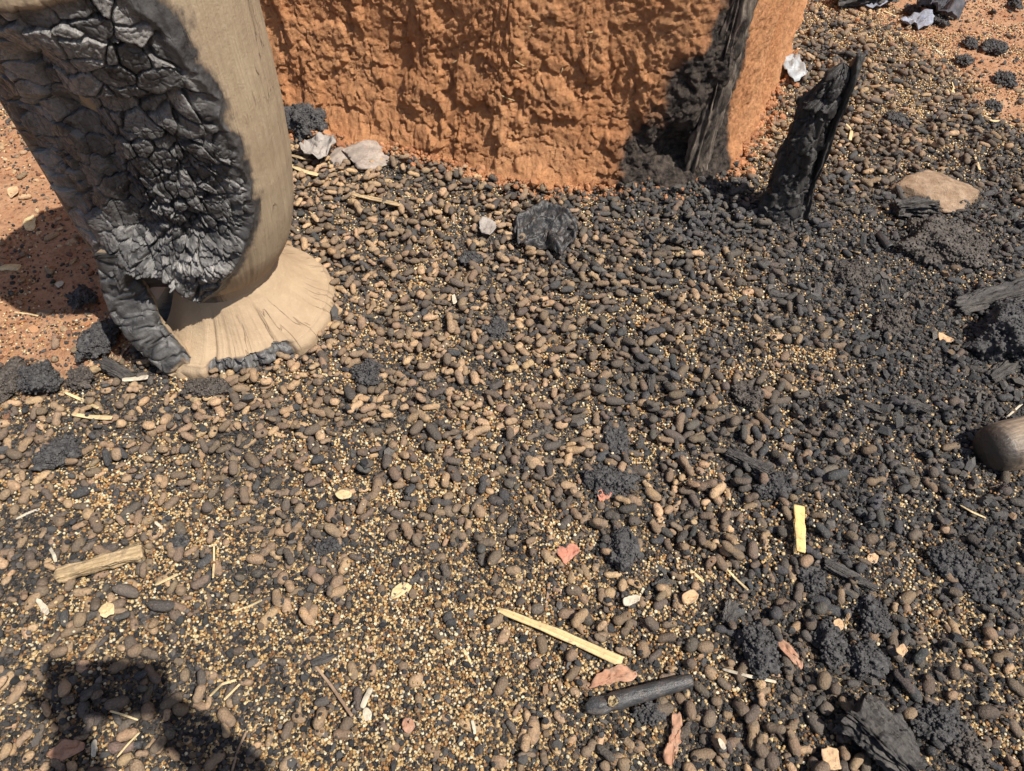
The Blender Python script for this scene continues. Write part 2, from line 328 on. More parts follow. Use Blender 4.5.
# ------------------------------------------------------------------ ground: one sheet out to the horizon, fine where it is seen
def axis(lo, hi, step, far):
    core = list(np.arange(lo, hi, step)); out = []; x = hi; s = step
    while x < far: out.append(x); s *= 1.35; x += s
    pre = []; x = lo; s = step
    while x > -far: s *= 1.35; x -= s; pre.append(x)
    return np.array(pre[::-1] + core + out + [far])
def ground_z(XY):
    P = np.concatenate([np.asarray(XY, float), np.zeros((len(XY), 1))], 1)
    return 0.010 * fbm(P * 3.0, 3, 3) + 0.0045 * fbm(P * 22.0, 5, 3) + 0.0015 * vn(P * 90, 8)
def pile_z(XY, zn):
    # the spill itself is a low heap lying on the earth
    return ground_z(XY) + 0.010 * (1 - zn[:, 3])
gx = axis(-1.75, 1.95, 0.009, 300.0); gy = axis(0.0, 3.1, 0.009, 300.0)
GXX, GYY = np.meshgrid(gx, gy); XY = np.stack([GXX.ravel(), GYY.ravel()], 1)
zn = zones(XY)
far = sst(2.2, 6.0, np.hypot(XY[:, 0], XY[:, 1] - 1.4))
gz = pile_z(XY, zn) * (1 - far) + 0.05 * far * fbm(np.c_[XY * 0.3, XY[:, 0] * 0], 21, 3)
dust = np.clip(1.0 - zn[:, 3] * 1.05, 0, 1) * (1 - far)
me = mesh_np('ground', np.c_[XY, gz], grid_faces(len(gx), len(gy)), M_GROUND, True, {'dust': dust, 'pale': zn[:, 1] * (1 - far)})
tag(link('ground', me), kind='structure')

# ------------------------------------------------------------------ mud wall with its corner
WB = np.array([(-2.3, 2.32), (-1.5, 2.05), (-1.0, 1.89), (-.60, 1.755), (-.284, 1.635), (-.03, 1.50), (.15, 1.462), (.30, 1.452), (.405, 1.456), (.455, 1.478), (.50, 1.525), (.575, 1.63), (.69, 1.86), (.80, 2.10), (.90, 2.38), (1.02, 2.75), (1.16, 3.3)])
seg = np.r_[0, np.cumsum(np.linalg.norm(np.diff(WB, axis=0), axis=1))]; SL = seg[-1]; S_CORNER = seg[9]
s_ax = np.unique(np.r_[np.arange(0, seg[2], .03), np.arange(seg[2], seg[3], .008), np.arange(seg[3], seg[12], .0028), np.arange(seg[12], SL, .006), SL])
h_ax = np.r_[np.arange(-.03, .48, .0030), np.arange(.485, 1.25, .02)]
bx = np.interp(s_ax, seg, WB[:, 0]); by = np.interp(s_ax, seg, WB[:, 1])
k = np.exp(-np.linspace(-2, 2, 15) ** 2); k /= k.sum()
def smooth1(a): return np.convolve(np.pad(a, 7, mode='edge'), k, 'valid')
bxs, bys = smooth1(bx), smooth1(by)
tx, ty = np.gradient(bxs), np.gradient(bys)
for _ in range(3): tx, ty = smooth1(tx), smooth1(ty)
nrm = np.stack([ty, -tx], 1); nrm /= np.linalg.norm(nrm, axis=1, keepdims=True)
S, Hh = np.meshgrid(s_ax, h_ax); S = S.ravel(); Hf = Hh.ravel(); ncol = len(s_ax)
ui = np.tile(np.arange(ncol), len(h_ax))
side = sst(S_CORNER - .02, S_CORNER + .05, S)              # 1 on the smoother end face
base = np.stack([bxs[ui], bys[ui], Hf], 1)
Pn = base.copy()
wp = Pn + 0.03 * np.stack([fbm(Pn * 9, 31, 2), fbm(Pn * 9, 32, 2), fbm(Pn * 9, 33, 2)], 1) + .007 * np.stack([fbm(Pn * 75, 34, 2), fbm(Pn * 75, 35, 2), fbm(Pn * 75, 36, 2)], 1)
lump = fbm(wp * np.array([13, 13, 10]), 41, 3)
plate = sst(-0.04, 0.10, lump) * 0.013 + sst(0.10, 0.2, lump) * 0.007
lump2 = fbm(wp * np.array([30, 30, 26]), 45, 3)
plate2 = sst(-0.03, 0.12, lump2) * 0.006
f1, f2, cid = worley(wp * np.array([24, 24, 20]), 51)
crk = -0.007 * (1 - sst(0.02, 0.13, f2 - f1)) * (cid > .35)
dome = 0.006 * np.sqrt(np.clip(1 - (f1 / .75) ** 2, 0, 1)) * sst(.3, .7, cid)
big = 0.012 * fbm(Pn * np.array([3.2, 3.2, 4.0]), 61, 3)
fine = 0.0050 * fbm(Pn * 62, 71, 3) + 0.0036 * fbm(Pn * 150, 77, 2)
ridge = 0.006 * (1 - np.abs(fbm(np.stack([(S * .8 - Hf * .5) * 34, (S * .5 + Hf * .8) * 11, S * 0], 1), 81, 2)) * 2.2)
upper = 1 - 0.55 * sst(.24, .42, Hf + 0.05 * fbm(Pn * 5, 83, 2))                  # the plaster is less broken higher up
rough = (plate + plate2 + crk + dome + np.clip(ridge, -.004, .006) * .4) * upper
disp = big * (1 - .6 * side) + .58 * rough * (1 - .65 * side) + fine * .65
disp -= (1 - side) * (0.24 * np.clip(Hf, 0, .22) + .10 * np.clip(Hf - .22, 0, 1)) * sst(.02, .30, S_CORNER - S)
rough = rough
flare = 0.050 * np.exp(-np.clip(Hf, 0, 9) / 0.055) * (0.55 + 0.9 * (fbm(np.stack([S * 7, S * 0, Hf * 9], 1), 91, 3) + .2)) * (1 - .3 * side)
disp += np.clip(flare, 0, .1)
ds = S_CORNER - S                                            # distance left of the corner
cav = np.exp(-((ds - .085) / .045) ** 2 - ((Hf - .085) / .055) ** 2)
disp -= 0.055 * cav
disp -= 0.02 * np.exp(-((ds - .03) / .03) ** 2) * (Hf < .6)
nz = fbm(Pn * 14, 95, 4)
lim = 0.205 - 0.085 * sst(.10, .22, Hf) - .070 * sst(.22, .40, Hf) + 0.06 * nz
soot = sst(0.07, -0.06, ds - lim) * sst(-.075, -.035, ds + 0.03 * nz + .02 * sst(.2, 0, Hf)) * (1 - sst(.6, .8, Hf))
soot = np.maximum(soot, cav * 1.2)
W = base + np.c_[nrm[ui] * disp[:, None], np.zeros(len(S))]
W[:, 2] += 0.006 * fbm(Pn * 30, 99, 2)
Fw = grid_faces(ncol, len(h_ax))
# closed top and back: the top edge is carried inwards and down behind
top0 = (len(h_ax) - 1) * ncol
inner = W[top0:top0 + ncol].copy(); inner[:, :2] -= nrm * 0.38; inner[:, 0] = np.minimum(inner[:, 0], 0.85); inner[:, 2] += .02
back = inner.copy(); back[:, 2] = -.03
n0 = len(W); W = np.r_[W, inner, back]; a = np.arange(ncol - 1)
Fw = np.r_[Fw, np.stack([top0 + a, top0 + a + 1, n0 + a + 1, n0 + a], 1), np.stack([n0 + a, n0 + a + 1, n0 + ncol + a + 1, n0 + ncol + a], 1)]
soot = np.r_[soot, np.zeros(2 * ncol)]
wall = empty('mud_wall', (0.42, 1.45, 0), 'rough red mud wall corner with soot-blackened lower edge', 'wall')
Wl = W - np.array([.42, 1.45, 0])
link('mud_face', mesh_np('mud_face', Wl, Fw, M_WALL, True, {'soot': soot}), wall)
# charred corner post, half buried in the mud
def post_mesh():
    nu, nv = 56, 150; th = np.linspace(0, 2 * np.pi, nu, endpoint=False); zz = np.linspace(-.02, .98, nv)
    T, ZZ = np.meshgrid(th, zz); T = T.ravel(); ZZ = ZZ.ravel()
    q = np.stack([np.cos(T) * 3, np.sin(T) * 3, ZZ * 4], 1)
    r = 0.018 + 0.020 * fbm(q * np.array([1.6, 1.6, .8]), 111, 3) + 0.006 * (np.abs(fbm(np.stack([np.cos(T) * 7, np.sin(T) * 7, ZZ * 6], 1), 113, 3))) + .010 * fbm(np.stack([np.cos(T) * 3, np.sin(T) * 3, ZZ * 34], 1), 115, 3)
    r *= 1 - .12 * sst(.1, .5, ZZ)
    bend = 0.006 * np.sin(ZZ * 7)
    V = np.stack([np.cos(T) * r * 1.25 + bend + ZZ * .055, np.sin(T) * r * .9 + ZZ * .02, ZZ], 1)
    return mesh_np('corner_post', np.r_[V, [[.05, .02, .98]]], [grid_faces(nu, nv, True), np.array([[(nv - 1) * nu + i, (nv - 1) * nu + (i + 1) % nu, nu * nv] for i in range(nu)])], M_CHARPOST)
tag(link('corner_post', post_mesh(), wall, (0.006, 0.035, 0)), 'grey charred timber post bedded in the wall corner')

# ------------------------------------------------------------------ keep-out areas for the loose pods: (centre, semi-axes, rotation)
KEEP = []
def keep(c, a, b, rot=0.0): KEEP.append((c[0], c[1], a, b, rot))
def blocked(XY):
    m = np.zeros(len(XY), bool)
    for cx, cy, a, b, r in KEEP:
        d = XY - [cx, cy]; c, s = math.cos(r), math.sin(r)
        m |= ((d[:, 0] * c + d[:, 1] * s) / a) ** 2 + ((-d[:, 0] * s + d[:, 1] * c) / b) ** 2 < 1
    # inside the wall
    wx, wy = W[:n0][(h_ax < .012).argmin() * ncol:((h_ax < .012).argmin() + 1) * ncol][:, 0], W[:n0][(h_ax < .012).argmin() * ncol:((h_ax < .012).argmin() + 1) * ncol][:, 1]
    ic = int(np.argmin(np.abs(s_ax - S_CORNER)))
    o = np.argsort(wx[:ic + 1]); front = XY[:, 1] > np.interp(XY[:, 0], wx[:ic + 1][o], wy[:ic + 1][o]) + .004
    o = np.argsort(wy[ic:]); sidew = XY[:, 0] < np.interp(XY[:, 1], wy[ic:][o], wx[ic:][o]) - .004
    m |= (front & (XY[:, 0] <= wx[ic]) ) | (sidew & (XY[:, 1] >= wy[ic]) & (XY[:, 0] > wx[ic]))
    return m

# ------------------------------------------------------------------ the burnt mortar
MC = np.array([-.545, 1.03])
mortar = empty('wooden_mortar', (MC[0], MC[1], 0), 'big pale wooden mortar with a deep charred hollow burnt into its side', 'mortar')
keep(MC, .172, .172)
THV = -62.0                                                  # side that faces the viewer
def wrap(a): return (a + 180) % 360 - 180
th_deg = np.unique(np.r_[np.arange(-165, 40, .52), np.arange(40, 195, 3.0)])
_pz = np.linspace(.05, .80, 400); _pr = np.interp(_pz, [.10, .14, .165, .2, .235, .27, .345, .43, .5, .58, .70], [.080, .108, .127, .147, .158, .167, .181, .187, .189, .190, .192])
_k = np.exp(-np.linspace(-2, 2, 31) ** 2); _pr = np.convolve(np.pad(_pr, 15, mode='edge'), _k / _k.sum(), 'valid')
def right_prof(z): return np.interp(z, _pz, _pr)
def body(th, z):
    """radius before burning"""
    wl_ = sst(38, 74, np.abs(wrap(th - 190)) * -1 + 110) if False else 1 - sst(52, 92, np.abs(wrap(th - 192)))
    lf = np.interp(z, [.14, .165, .2, .3, .5, .70], [.188, .198, .201, .203, .207, .207])
    return right_prof(z) * (1 - wl_) + lf * wl_
# edge of the char, as angle (from the side facing the viewer) against height
EDGE_Z = [.10, .149, .185, .217, .257, .29, .324, .388, .471, .52, .57, .616, .657, .70]
EDGE_T = [-95, -85, -72, -62, -47, -40, -36, -35, -40, -39, -46, -49, -57, -66]
zr = np.linspace(.70, .158, 345)
T, ZZ = np.meshgrid(th_deg, zr); T = T.ravel(); ZZ = ZZ.ravel(); nu = len(th_deg)
def zlow(t): return .150 + .070 * sst(-88, -100, t) * sst(-140, -122, t) + .012 * fbm(np.stack([t * .12, t * 0, t * 0], 1), 119, 3) * sst(-80, -95, t)
ZZ = .70 - (.70 - zlow(T)) * (.70 - ZZ) / (.70 - .158)
Tr = np.radians(T)
r0 = body(T, ZZ)
q = np.stack([r0 * np.cos(Tr), r0 * np.sin(Tr), ZZ], 1)
ed = np.interp(ZZ, EDGE_Z, EDGE_T) + 5 * fbm(q * 22, 121, 3)
arc = np.radians(ed - T) * r0                               # >0 inside the char, metres from its right edge
lefte = np.radians(T + 172) * r0 + .03 * fbm(q * 15, 123, 2)
topcut = sst(.675, .655, ZZ + .012 * fbm(q * 9, 125, 3))
ch = sst(-.026 - .022 * sst(.52, .64, ZZ), .022, arc + .010 + .014 * fbm(q * 60, 122, 3)) * sst(-.01, .02, lefte) * topcut
inn = sst(0.0, .012, arc) * sst(.0, .03, lefte) * topcut
deep = inn * (0.006 + 0.030 * sst(.0, .11, arc) * sst(.02, .10, lefte) * sst(.64, .50, ZZ) * (0.35 + .65 * sst(.17, .30, ZZ)))
# the hollow steps down under an overhanging charred ledge in the upper part
ledge = sst(.525, .51, ZZ + .020 * fbm(q * 13, 127, 3) - .0004 * (T + 100))
deep += inn * .020 * ledge * sst(.16, .30, ZZ) * sst(.015, .06, arc) * sst(.03, .09, lefte)
bulge = np.exp(-((T + 78) / 20) ** 2 - ((ZZ - .235) / .04) ** 2)
deep -= inn * .022 * bulge
deep += inn * .042 * np.exp(-((T + 112) / 20) ** 2) * sst(.19, .30, ZZ) * sst(.66, .58, ZZ)
q_d = np.stack([(r0 - deep) * np.cos(Tr), (r0 - deep) * np.sin(Tr), ZZ], 1)
wq = q_d + .007 * np.stack([fbm(q * 25, 131, 2), fbm(q * 25, 132, 2), fbm(q * 25, 133, 2)], 1)
f1, f2, cid = worley(wq * np.array([26, 26, 28]), 141)
g1, g2, gid = worley(wq * np.array([47, 47, 40]), 151)
h1, h2, hid = worley(wq * np.array([105, 105, 95]), 155)
sml = sst(-.1, .35, fbm(q * 8, 157, 2) + .35 * sst(.50, .40, ZZ))       # the lower hollow is broken finer
blk = inn * ((cid - .5) * .009 - .013 * (1 - sst(.015, .07, f2 - f1)) + sml * ((gid - .5) * .013 - .008 * (1 - sst(.015, .09, g2 - g1))) + (hid - .5) * .003 * sml - .0020 * (1 - sst(.02, .14, h2 - h1)) + .004 * fbm(q * 16, 161, 2) + .0012 * fbm(q * 110, 163, 2))
woodn = (1 - inn) * (.0020 * fbm(np.stack([T * .3, ZZ * 3, T * 0], 1), 171, 3) + .004 * fbm(q * 5, 173, 2))
rim = np.exp(-((arc - .002) / .005) ** 2) * sst(-.01, .02, lefte) * topcut * .0035 * (1 + fbm(q * 70, 124, 2))
r = r0 - deep + blk + woodn + rim
V = np.stack([r * np.cos(Tr), r * np.sin(Tr), ZZ + inn * .004 * fbm(q * 60, 175, 2)], 1)
ash = inn * np.clip(.30 * sst(.05, .5, fbm(q * 14, 181, 3)) + .75 * bulge * sst(-.2, .3, fbm(q * 50, 183, 2)) + .55 * sst(.46, .54, ZZ) * sst(.3, .7, cid) + .30 * sst(.5, .8, gid) + .55 * sst(.10, .02, lefte) * sst(.25, .6, cid), 0, 1)  # ash patches; the left band is also painted paler, as if sunlit
grain = np.stack([Tr * .19, ZZ, r0 * 0], 1)
# underside closing to the neck, and rim + pounding hollow on top
def extra_ring(base_idx, rr, zz):
    b = V[base_idx * nu:(base_idx + 1) * nu]; t = np.radians(th_deg)
    return np.stack([rr * np.cos(t), rr * np.sin(t), zz + 0 * t], 1)
last = len(zr) - 1
rb = np.hypot(V[last * nu:, 0], V[last * nu:, 1])
zl_ = V[last * nu:, 2]
und = [extra_ring(last, rb * (1 - k_) + .096 * k_, zl_ + (.130 - zl_) * k_ ** 2.2 + .004 * math.sin(k_ * math.pi)) for k_ in (.12, .35, .65, 1.0)]
und.append(extra_ring(last, rb * 0 + .094, .110))
topr = [extra_ring(0, body(th_deg, .7) - d_, z_) for d_, z_ in ((.065, .700), (.05, .705), (.02, .712), (.004, .707))]
hol = [extra_ring(0, rb * 0 + rr_, z_) for rr_, z_ in ((.02, .40), (.08, .42), (.11, .5), (.125, .62))]
pre = np.concatenate(hol + topr); post = np.concatenate(und)
Vc = np.r_[pre, V, post]; rows = len(Vc) // nu
pad = lambda a, v0, v1: np.r_[np.full(len(pre), v0), a, np.full(len(post), v1)]
gr = np.r_[np.stack([np.tile(np.radians(th_deg) * .19, len(pre) // nu), pre[:, 2], pre[:, 2] * 0], 1), grain, np.stack([np.tile(np.radians(th_deg) * .19, len(post) // nu), post[:, 2], post[:, 2] * 0], 1)]
postch = np.tile(ch[last * nu:], len(post) // nu)
link('cup', mesh_np('cup', Vc, grid_faces(nu, rows, True), M_MORTAR, True, {'char': np.r_[np.zeros(len(pre)), ch, postch], 'ash': pad(ash, 0, 0), 'pale': np.r_[np.zeros(len(pre)), .75 * sst(.24, .15, ZZ), np.full(len(post), .8)], 'grain': gr}), mortar)
# foot: flared, its front edge bitten by fire, gone on the far left
ft = np.unique(np.r_[np.arange(-165, 60, .7), np.arange(60, 195, 3.)]); fz = np.r_[np.linspace(0, .30, 26)[:-1], np.linspace(.30, 1, 46)]
T2, K2 = np.meshgrid(ft, fz); T2 = T2.ravel(); K2 = K2.ravel(); t2 = np.radians(T2)
edge = .190 + .004 * fbm(np.stack([np.cos(t2) * 4, np.sin(t2) * 4, t2 * 0], 1), 201, 3)
bite = sst(-96, -88, T2) * sst(-36, -48, T2); bn = fbm(np.stack([np.cos(t2) * 14, np.sin(t2) * 14, t2 * 0], 1), 203, 3)
gone = sst(-136, -148, T2) * sst(-200, -190, T2)
edge = edge - bite * (.020 + .016 * bn) - gone * .075
kk = np.clip((K2 - .30) / .70, 0, 1)
rr = np.where(K2 < .30, edge, edge + (.094 - edge) * kk ** .80) - .010 * np.exp(-((K2 - .30) / .05) ** 2)
zz2 = np.where(K2 < .30, -.02 + .056 * (K2 / .30), .036 + (.118 - .036) * kk ** 1.6)
rnd_ = .010 * np.exp(-((K2 - .30) / .05) ** 2)
q2 = np.stack([rr * np.cos(t2), rr * np.sin(t2), zz2], 1)
fch = np.clip(bite * sst(.40, .28, K2 + .05 * bn) + gone * .9 + .8 * sst(.99, 1.06, K2), 0, 1)
f1, f2, cid = worley(q2 * 60, 211)
rr = rr + .0025 * fbm(q2 * 30, 213, 3) + sst(.4, .6, fch) * ((cid - .5) * .016 - .006 * (1 - sst(.02, .2, f2 - f1))) - np.exp(-((kk - .42) / .03) ** 2) * 0
V2 = np.stack([rr * np.cos(t2), rr * np.sin(t2), zz2 + .0015 * fbm(q2 * 40, 215, 3)], 1)
link('foot', mesh_np('foot', V2, grid_faces(len(ft), len(fz), True), M_MORTAR, True, {'char': fch, 'ash': .25 * fch, 'pale': np.ones(len(fch)), 'grain': np.stack([t2 * .14, rr, rr * 0], 1)}), mortar)
# the strip of side wall that still joins cup and foot on the burnt side
ns, nw = 130, 46
sv = np.linspace(0, 1, ns); uv = np.linspace(0, 2 * np.pi, nw, endpoint=False)
SV, UV = np.meshgrid(sv, uv); 
Sx = np.repeat(sv, nw); Ux = np.tile(uv, ns)
ang = np.radians(np.interp(Sx, [0, .18, .5, .8, 1], [-141, -138, -127, -113, -101])); zc = np.interp(Sx, [0, .18, .5, .8, 1], [.235, .170, .098, .038, -.012]); rc = np.interp(Sx, [0, .2, .5, .8, 1], [.158, .168, .176, .176, .170])
cen = np.stack([rc * np.cos(ang), rc * np.sin(ang), zc], 1)
c2 = cen.reshape(ns, nw, 3)[:, 0]; tg = np.gradient(c2, axis=0); tg /= np.linalg.norm(tg, axis=1, keepdims=True)
an2 = ang + np.radians(np.interp(Sx, [0, 1], [58, 40]))
rad = np.stack([np.cos(an2), np.sin(an2), ang * 0 + .25], 1).reshape(ns, nw, 3)[:, 0]
sid = np.cross(tg, rad); sid /= np.linalg.norm(sid, axis=1, keepdims=True); nrm3 = np.cross(sid, tg)
cu, su = np.cos(Ux), np.sin(Ux); pw = lambda v: np.sign(v) * np.abs(v) ** .45
wd = np.interp(Sx, [0, .2, .6, 1], [.026, .037, .034, .020]); tk = np.interp(Sx, [0, .5, 1], [.016, .015, .016])
P3 = cen + np.repeat(sid, nw, 0) * (pw(cu) * wd)[:, None] + np.repeat(nrm3, nw, 0) * (pw(su) * tk)[:, None]
f1, f2, cid = worley(P3 * np.array([36, 36, 36]), 221); outer = sst(-.2, .4, su)
dd = outer * ((cid - .5) * .008 - .006 * (1 - sst(.02, .16, f2 - f1))) + .003 * fbm(P3 * 60, 223, 3)
P3 = P3 + np.repeat(nrm3, nw, 0) * dd[:, None] + np.repeat(sid, nw, 0) * (.004 * fbm(P3 * 35, 225, 2))[:, None]
sch = np.clip(.3 + outer * .9 - .8 * sst(.55, .9, -cu) * (1 - outer) , 0, 1) * sst(.96, .74, Sx + .10 * fbm(P3 * 40, 229, 2))
endc = np.r_[P3, [c2[0]], [c2[-1]]]; cap = np.r_[[[0 + i, (i + 1) % nw, ns * nw] for i in range(nw)], [[(ns - 1) * nw + (i + 1) % nw, (ns - 1) * nw + i, ns * nw + 1] for i in range(nw)]]
tag(link('side_strut', mesh_np('side_strut', endc, [grid_faces(nw, ns, True), cap], M_MORTAR, True, {'char': np.r_[sch, .5, .5], 'ash': np.r_[outer * .32 * sst(-.1, .4, fbm(P3 * 30, 227, 2)), 0, 0], 'pale': np.full(len(endc), .6), 'grain': np.r_[np.stack([Ux * .03, Sx * .3, Sx * 0], 1), np.zeros((2, 3))]}), mortar), 'charred strip of side wall joining cup to foot')

# ------------------------------------------------------------------ charred stake
SB = at(781, 214)
stake = empty('charred_stake', tuple(SB), 'tall black charred stake standing upright beside the wall corner', 'stake')
keep(SB, .054, .048)
def stake_mesh():
    nu, nv = 110, 190; th = np.linspace(0, 2 * np.pi, nu, endpoint=False); zz = np.r_[np.linspace(-.03, .345, nv)]
    T, ZZ = np.meshgrid(th, zz); T = T.ravel(); ZZ = ZZ.ravel()
    w = np.interp(ZZ, [-.03, .0, .03, .06, .2, .27, .283, .33, .345], [.066, .066, .060, .053, .046, .040, .031, .026, .012])
    q = np.stack([np.cos(T) * .05, np.sin(T) * .05, ZZ], 1)
    f1, f2, cid = worley(q * np.array([24, 24, 34]) + .6 * fbm(q * 40, 230, 2)[:, None], 231)
    r = w * (1 + .16 * fbm(q * np.array([26, 26, 7]), 233, 3)) + (cid - .5) * .011 - .0055 * (1 - sst(.01, .10, f2 - f1)) + .009 * fbm(q * np.array([80, 80, 26]), 235, 4) - .005 * np.abs(fbm(q * np.array([60, 60, 8]), 237, 2))
    x = np.cos(T) * r * .93; y = np.sin(T) * r * .85
    cx = np.interp(ZZ, [-.03, 0, .1, .27, .285, .345], [-.004, -.004, -.003, -.002, .008, .020])
    return mesh_np('trunk', np.r_[np.stack([x + cx, y, ZZ + .005 * fbm(q * 40, 236, 2)], 1), [[.018, 0, .352]]], [grid_faces(nu, nv, True), np.array([[(nv - 1) * nu + i, (nv - 1) * nu + (i + 1) % nu, nu * nv] for i in range(nu)])], M_CHARLOG)
link('trunk', stake_mesh(), stake)
def slab_mesh():
    nu, nv = 36, 130; th = np.linspace(0, 2 * np.pi, nu, endpoint=False); zz = np.linspace(-.03, .372, nv)
    T, ZZ = np.meshgrid(th, zz); T = T.ravel(); ZZ = ZZ.ravel(); pw = lambda v: np.sign(v) * np.abs(v) ** .8
    k_ = np.interp(ZZ, [-.03, .1, .3, .35, .372], [1, 1, .8, .62, .15]); q = np.stack([np.cos(T) * .04, np.sin(T) * .04, ZZ], 1)
    d = 1 + .55 * fbm(q * np.array([40, 40, 22]), 241, 4)
    x = pw(np.cos(T)) * .0065 * d + np.interp(ZZ, [-.03, .12, .3, .372], [.041, .037, .037, .043]); y = pw(np.sin(T)) * .028 * k_ * d - .008
    return mesh_np('split_slab', np.r_[np.stack([x, y, ZZ], 1), [[.05, -.01, .372]]], [grid_faces(nu, nv, True), np.array([[(nv - 1) * nu + i, (nv - 1) * nu + (i + 1) % nu, nu * nv] for i in range(nu)])], M_CHARLOG)
tag(link('split_slab', slab_mesh(), stake), 'thin black slab split off the right side of the stake')

# ------------------------------------------------------------------ pestle
p0 = at(984, 452, .035); pdir = R(16)
pestle = None
def pestle_mesh():
    nu = 64; prof = [(0, .0), (.001, .012), (.004, .024), (.011, .034), (.022, .0395), (.045, .042), (.09, .041), (.2, .038), (.4, .034), (.6, .034), (.8, .038), (.93, .041), (.985, .036), (1.0, .02), (1.003, 0)]
    xs = np.array([p[0] for p in prof]); rs = np.array([p[1] for p in prof]); X = np.unique(np.r_[np.linspace(0, .06, 24), np.linspace(.06, .95, 60), xs[-4:]]); rr = np.interp(X, xs, rs)
    T, XX = np.meshgrid(np.linspace(0, 2 * np.pi, nu, endpoint=False), X); T = T.ravel(); XX = XX.ravel(); rr = np.repeat(rr, nu)
    q = np.stack([XX, np.cos(T) * .04, np.sin(T) * .04], 1)
    rr = rr * (1 + .04 * fbm(q * np.array([8, 40, 40]), 251, 3)) - .0012 * np.exp(-((XX - .028) / .0015) ** 2)
    return mesh_np('pestle', np.stack([XX, np.cos(T) * rr, np.sin(T) * rr], 1), grid_faces(nu, len(X), True), M_PESTLE)
pestle = tag(link('wooden_pestle', pestle_mesh(), None, tuple(p0)), 'thick round-ended wooden pestle lying in black char at the right edge', 'pestle')
pestle.rotation_euler = (0, 0, pdir)
pd = np.array([math.cos(pdir), math.sin(pdir)]); keep(p0[:2] + pd * .5, .5, .030, pdir)

# ------------------------------------------------------------------ generators for lumps, chunks and flat scraps
def clump_mesh(a, b, h, seed, grains=260, gs=.0034, mat=None, lobes=3, warp=.46):
    """lump of burnt grain fused together: uneven core studded with grains"""
    rs = np.random.default_rng(seed); V, F = ICO[4]; V = V.copy()
    n = fbm(V * 1.5 + seed * 3.1, seed, 3); n2 = fbm(V * 5 + seed, seed + 3, 3)
    s = 1 + warp * n * 1.5 + .16 * n2
    V = V * s[:, None]
    V = V * np.array([a, b, h]); V[:, 2] = np.where(V[:, 2] < -.35 * h, -.35 * h, V[:, 2])
    V += .0030 * np.stack([fbm(V * 120, seed + 17, 2), fbm(V * 120, seed + 18, 2), fbm(V * 120, seed + 19, 2)], 1) + .0022 * np.stack([vn(V * 260, seed + 7), vn(V * 260, seed + 8), vn(V * 260, seed + 9)], 1)
    idx = rs.choice(len(V), grains, replace=True); idx = idx[V[idx, 2] > -.3 * h]
    Vi, Fi = ICO[1] if len(idx) < 120 else ICO[0]; k_ = len(idx)
    sc = gs * rs.uniform(.5, 1.35, (k_, 1, 1)) * rs.uniform(.75, 1.2, (k_, 1, 3))
    jit = rs.normal(0, .0010, (k_, 3))
    GV = (Vi[None] * sc + (V[idx] * .985 + jit)[:, None, :]).reshape(-1, 3)
    GF = (Fi[None] + (np.arange(k_) * len(Vi))[:, None, None]).reshape(-1, 3) + len(V)
    return mesh_np('clump', np.r_[V, GV], np.r_[F, GF], mat or M_CLUMP)
def chunk_mesh(L, w, h, seed, mat, splits=2, taper=.25):
    """piece of charred timber, fibres along x, broken ragged ends"""
    nu, nv = 84, 70; u = np.linspace(0, 2 * np.pi, nu, endpoint=False); v = np.linspace(-1, 1, nv)
    U, Vv = np.meshgrid(u, v); U = U.ravel(); Vv = Vv.ravel(); pw = lambda q_: np.sign(q_) * np.abs(q_) ** .55
    y = pw(np.cos(U)); z = pw(np.sin(U))
    q = np.stack([Vv * 1.2 + seed, y * 2, z * 2], 1)
    gro = np.abs(fbm(np.stack([Vv * .7 + seed, y * 3.2, z * 3.2], 1), seed, 3))
    s = .66 + .95 * gro + .25 * fbm(q * 3, seed + 2, 3) + .16 * fbm(np.stack([Vv * 9 + seed, y * 9, z * 9], 1), seed + 6, 3)
    ph_ = U * 2.2 + seed + .5 * fbm(np.stack([Vv * 1.3 + seed, y, z], 1), seed + 8, 2); s -= .30 * np.exp(-((ph_ % 1.0 - .5) / .12) ** 2) * sst(-.3, .2, fbm(np.stack([np.floor(ph_) * 7.7, Vv * 1.5, Vv * 0], 1), seed + 9, 2) + .2)
    s *= 1 - taper * (Vv * (1 if seed % 2 else -1) * .5 + .5)
    rag = fbm(np.stack([y * 2.5, z * 2.5, y * 0 + seed], 1), seed + 4, 3)
    x = Vv * L / 2 * (1 + .28 * rag)
    V = np.stack([x, y * s * w / 2, z * s * h / 2 + .06 * h * np.sin(Vv * 2 + seed)], 1)
    V = np.r_[V, [[-L * .44, 0, 0]], [[L * .44, 0, 0]]]
    cap = np.r_[[[(i + 1) % nu, i, nu * nv] for i in range(nu)], [[(nv - 1) * nu + i, (nv - 1) * nu + (i + 1) % nu, nu * nv + 1] for i in range(nu)]]
    return mesh_np('chunk', V, [grid_faces(nu, nv, True), cap], mat, True)
def stone_mesh(a, b, h, seed, mat, warp=.22, facet=0.5):
    V, F = ICO[3]; V = V.copy(); rs = np.random.default_rng(seed)
    for _ in range(15):                                       # flat broken faces
        n = rs.normal(0, 1, 3); n /= np.linalg.norm(n); d = rs.uniform(.50, .82); t = V @ n; V -= np.outer(np.clip(t - d, 0, 9), n)
    V *= 1.2
    V *= (1 + .5 * warp * fbm(V * 1.7 + seed, seed, 3) + .05 * fbm(V * 7, seed + 5, 3))[:, None]
    return mesh_np('stone', V * np.array([a, b, h]), F, mat, True)
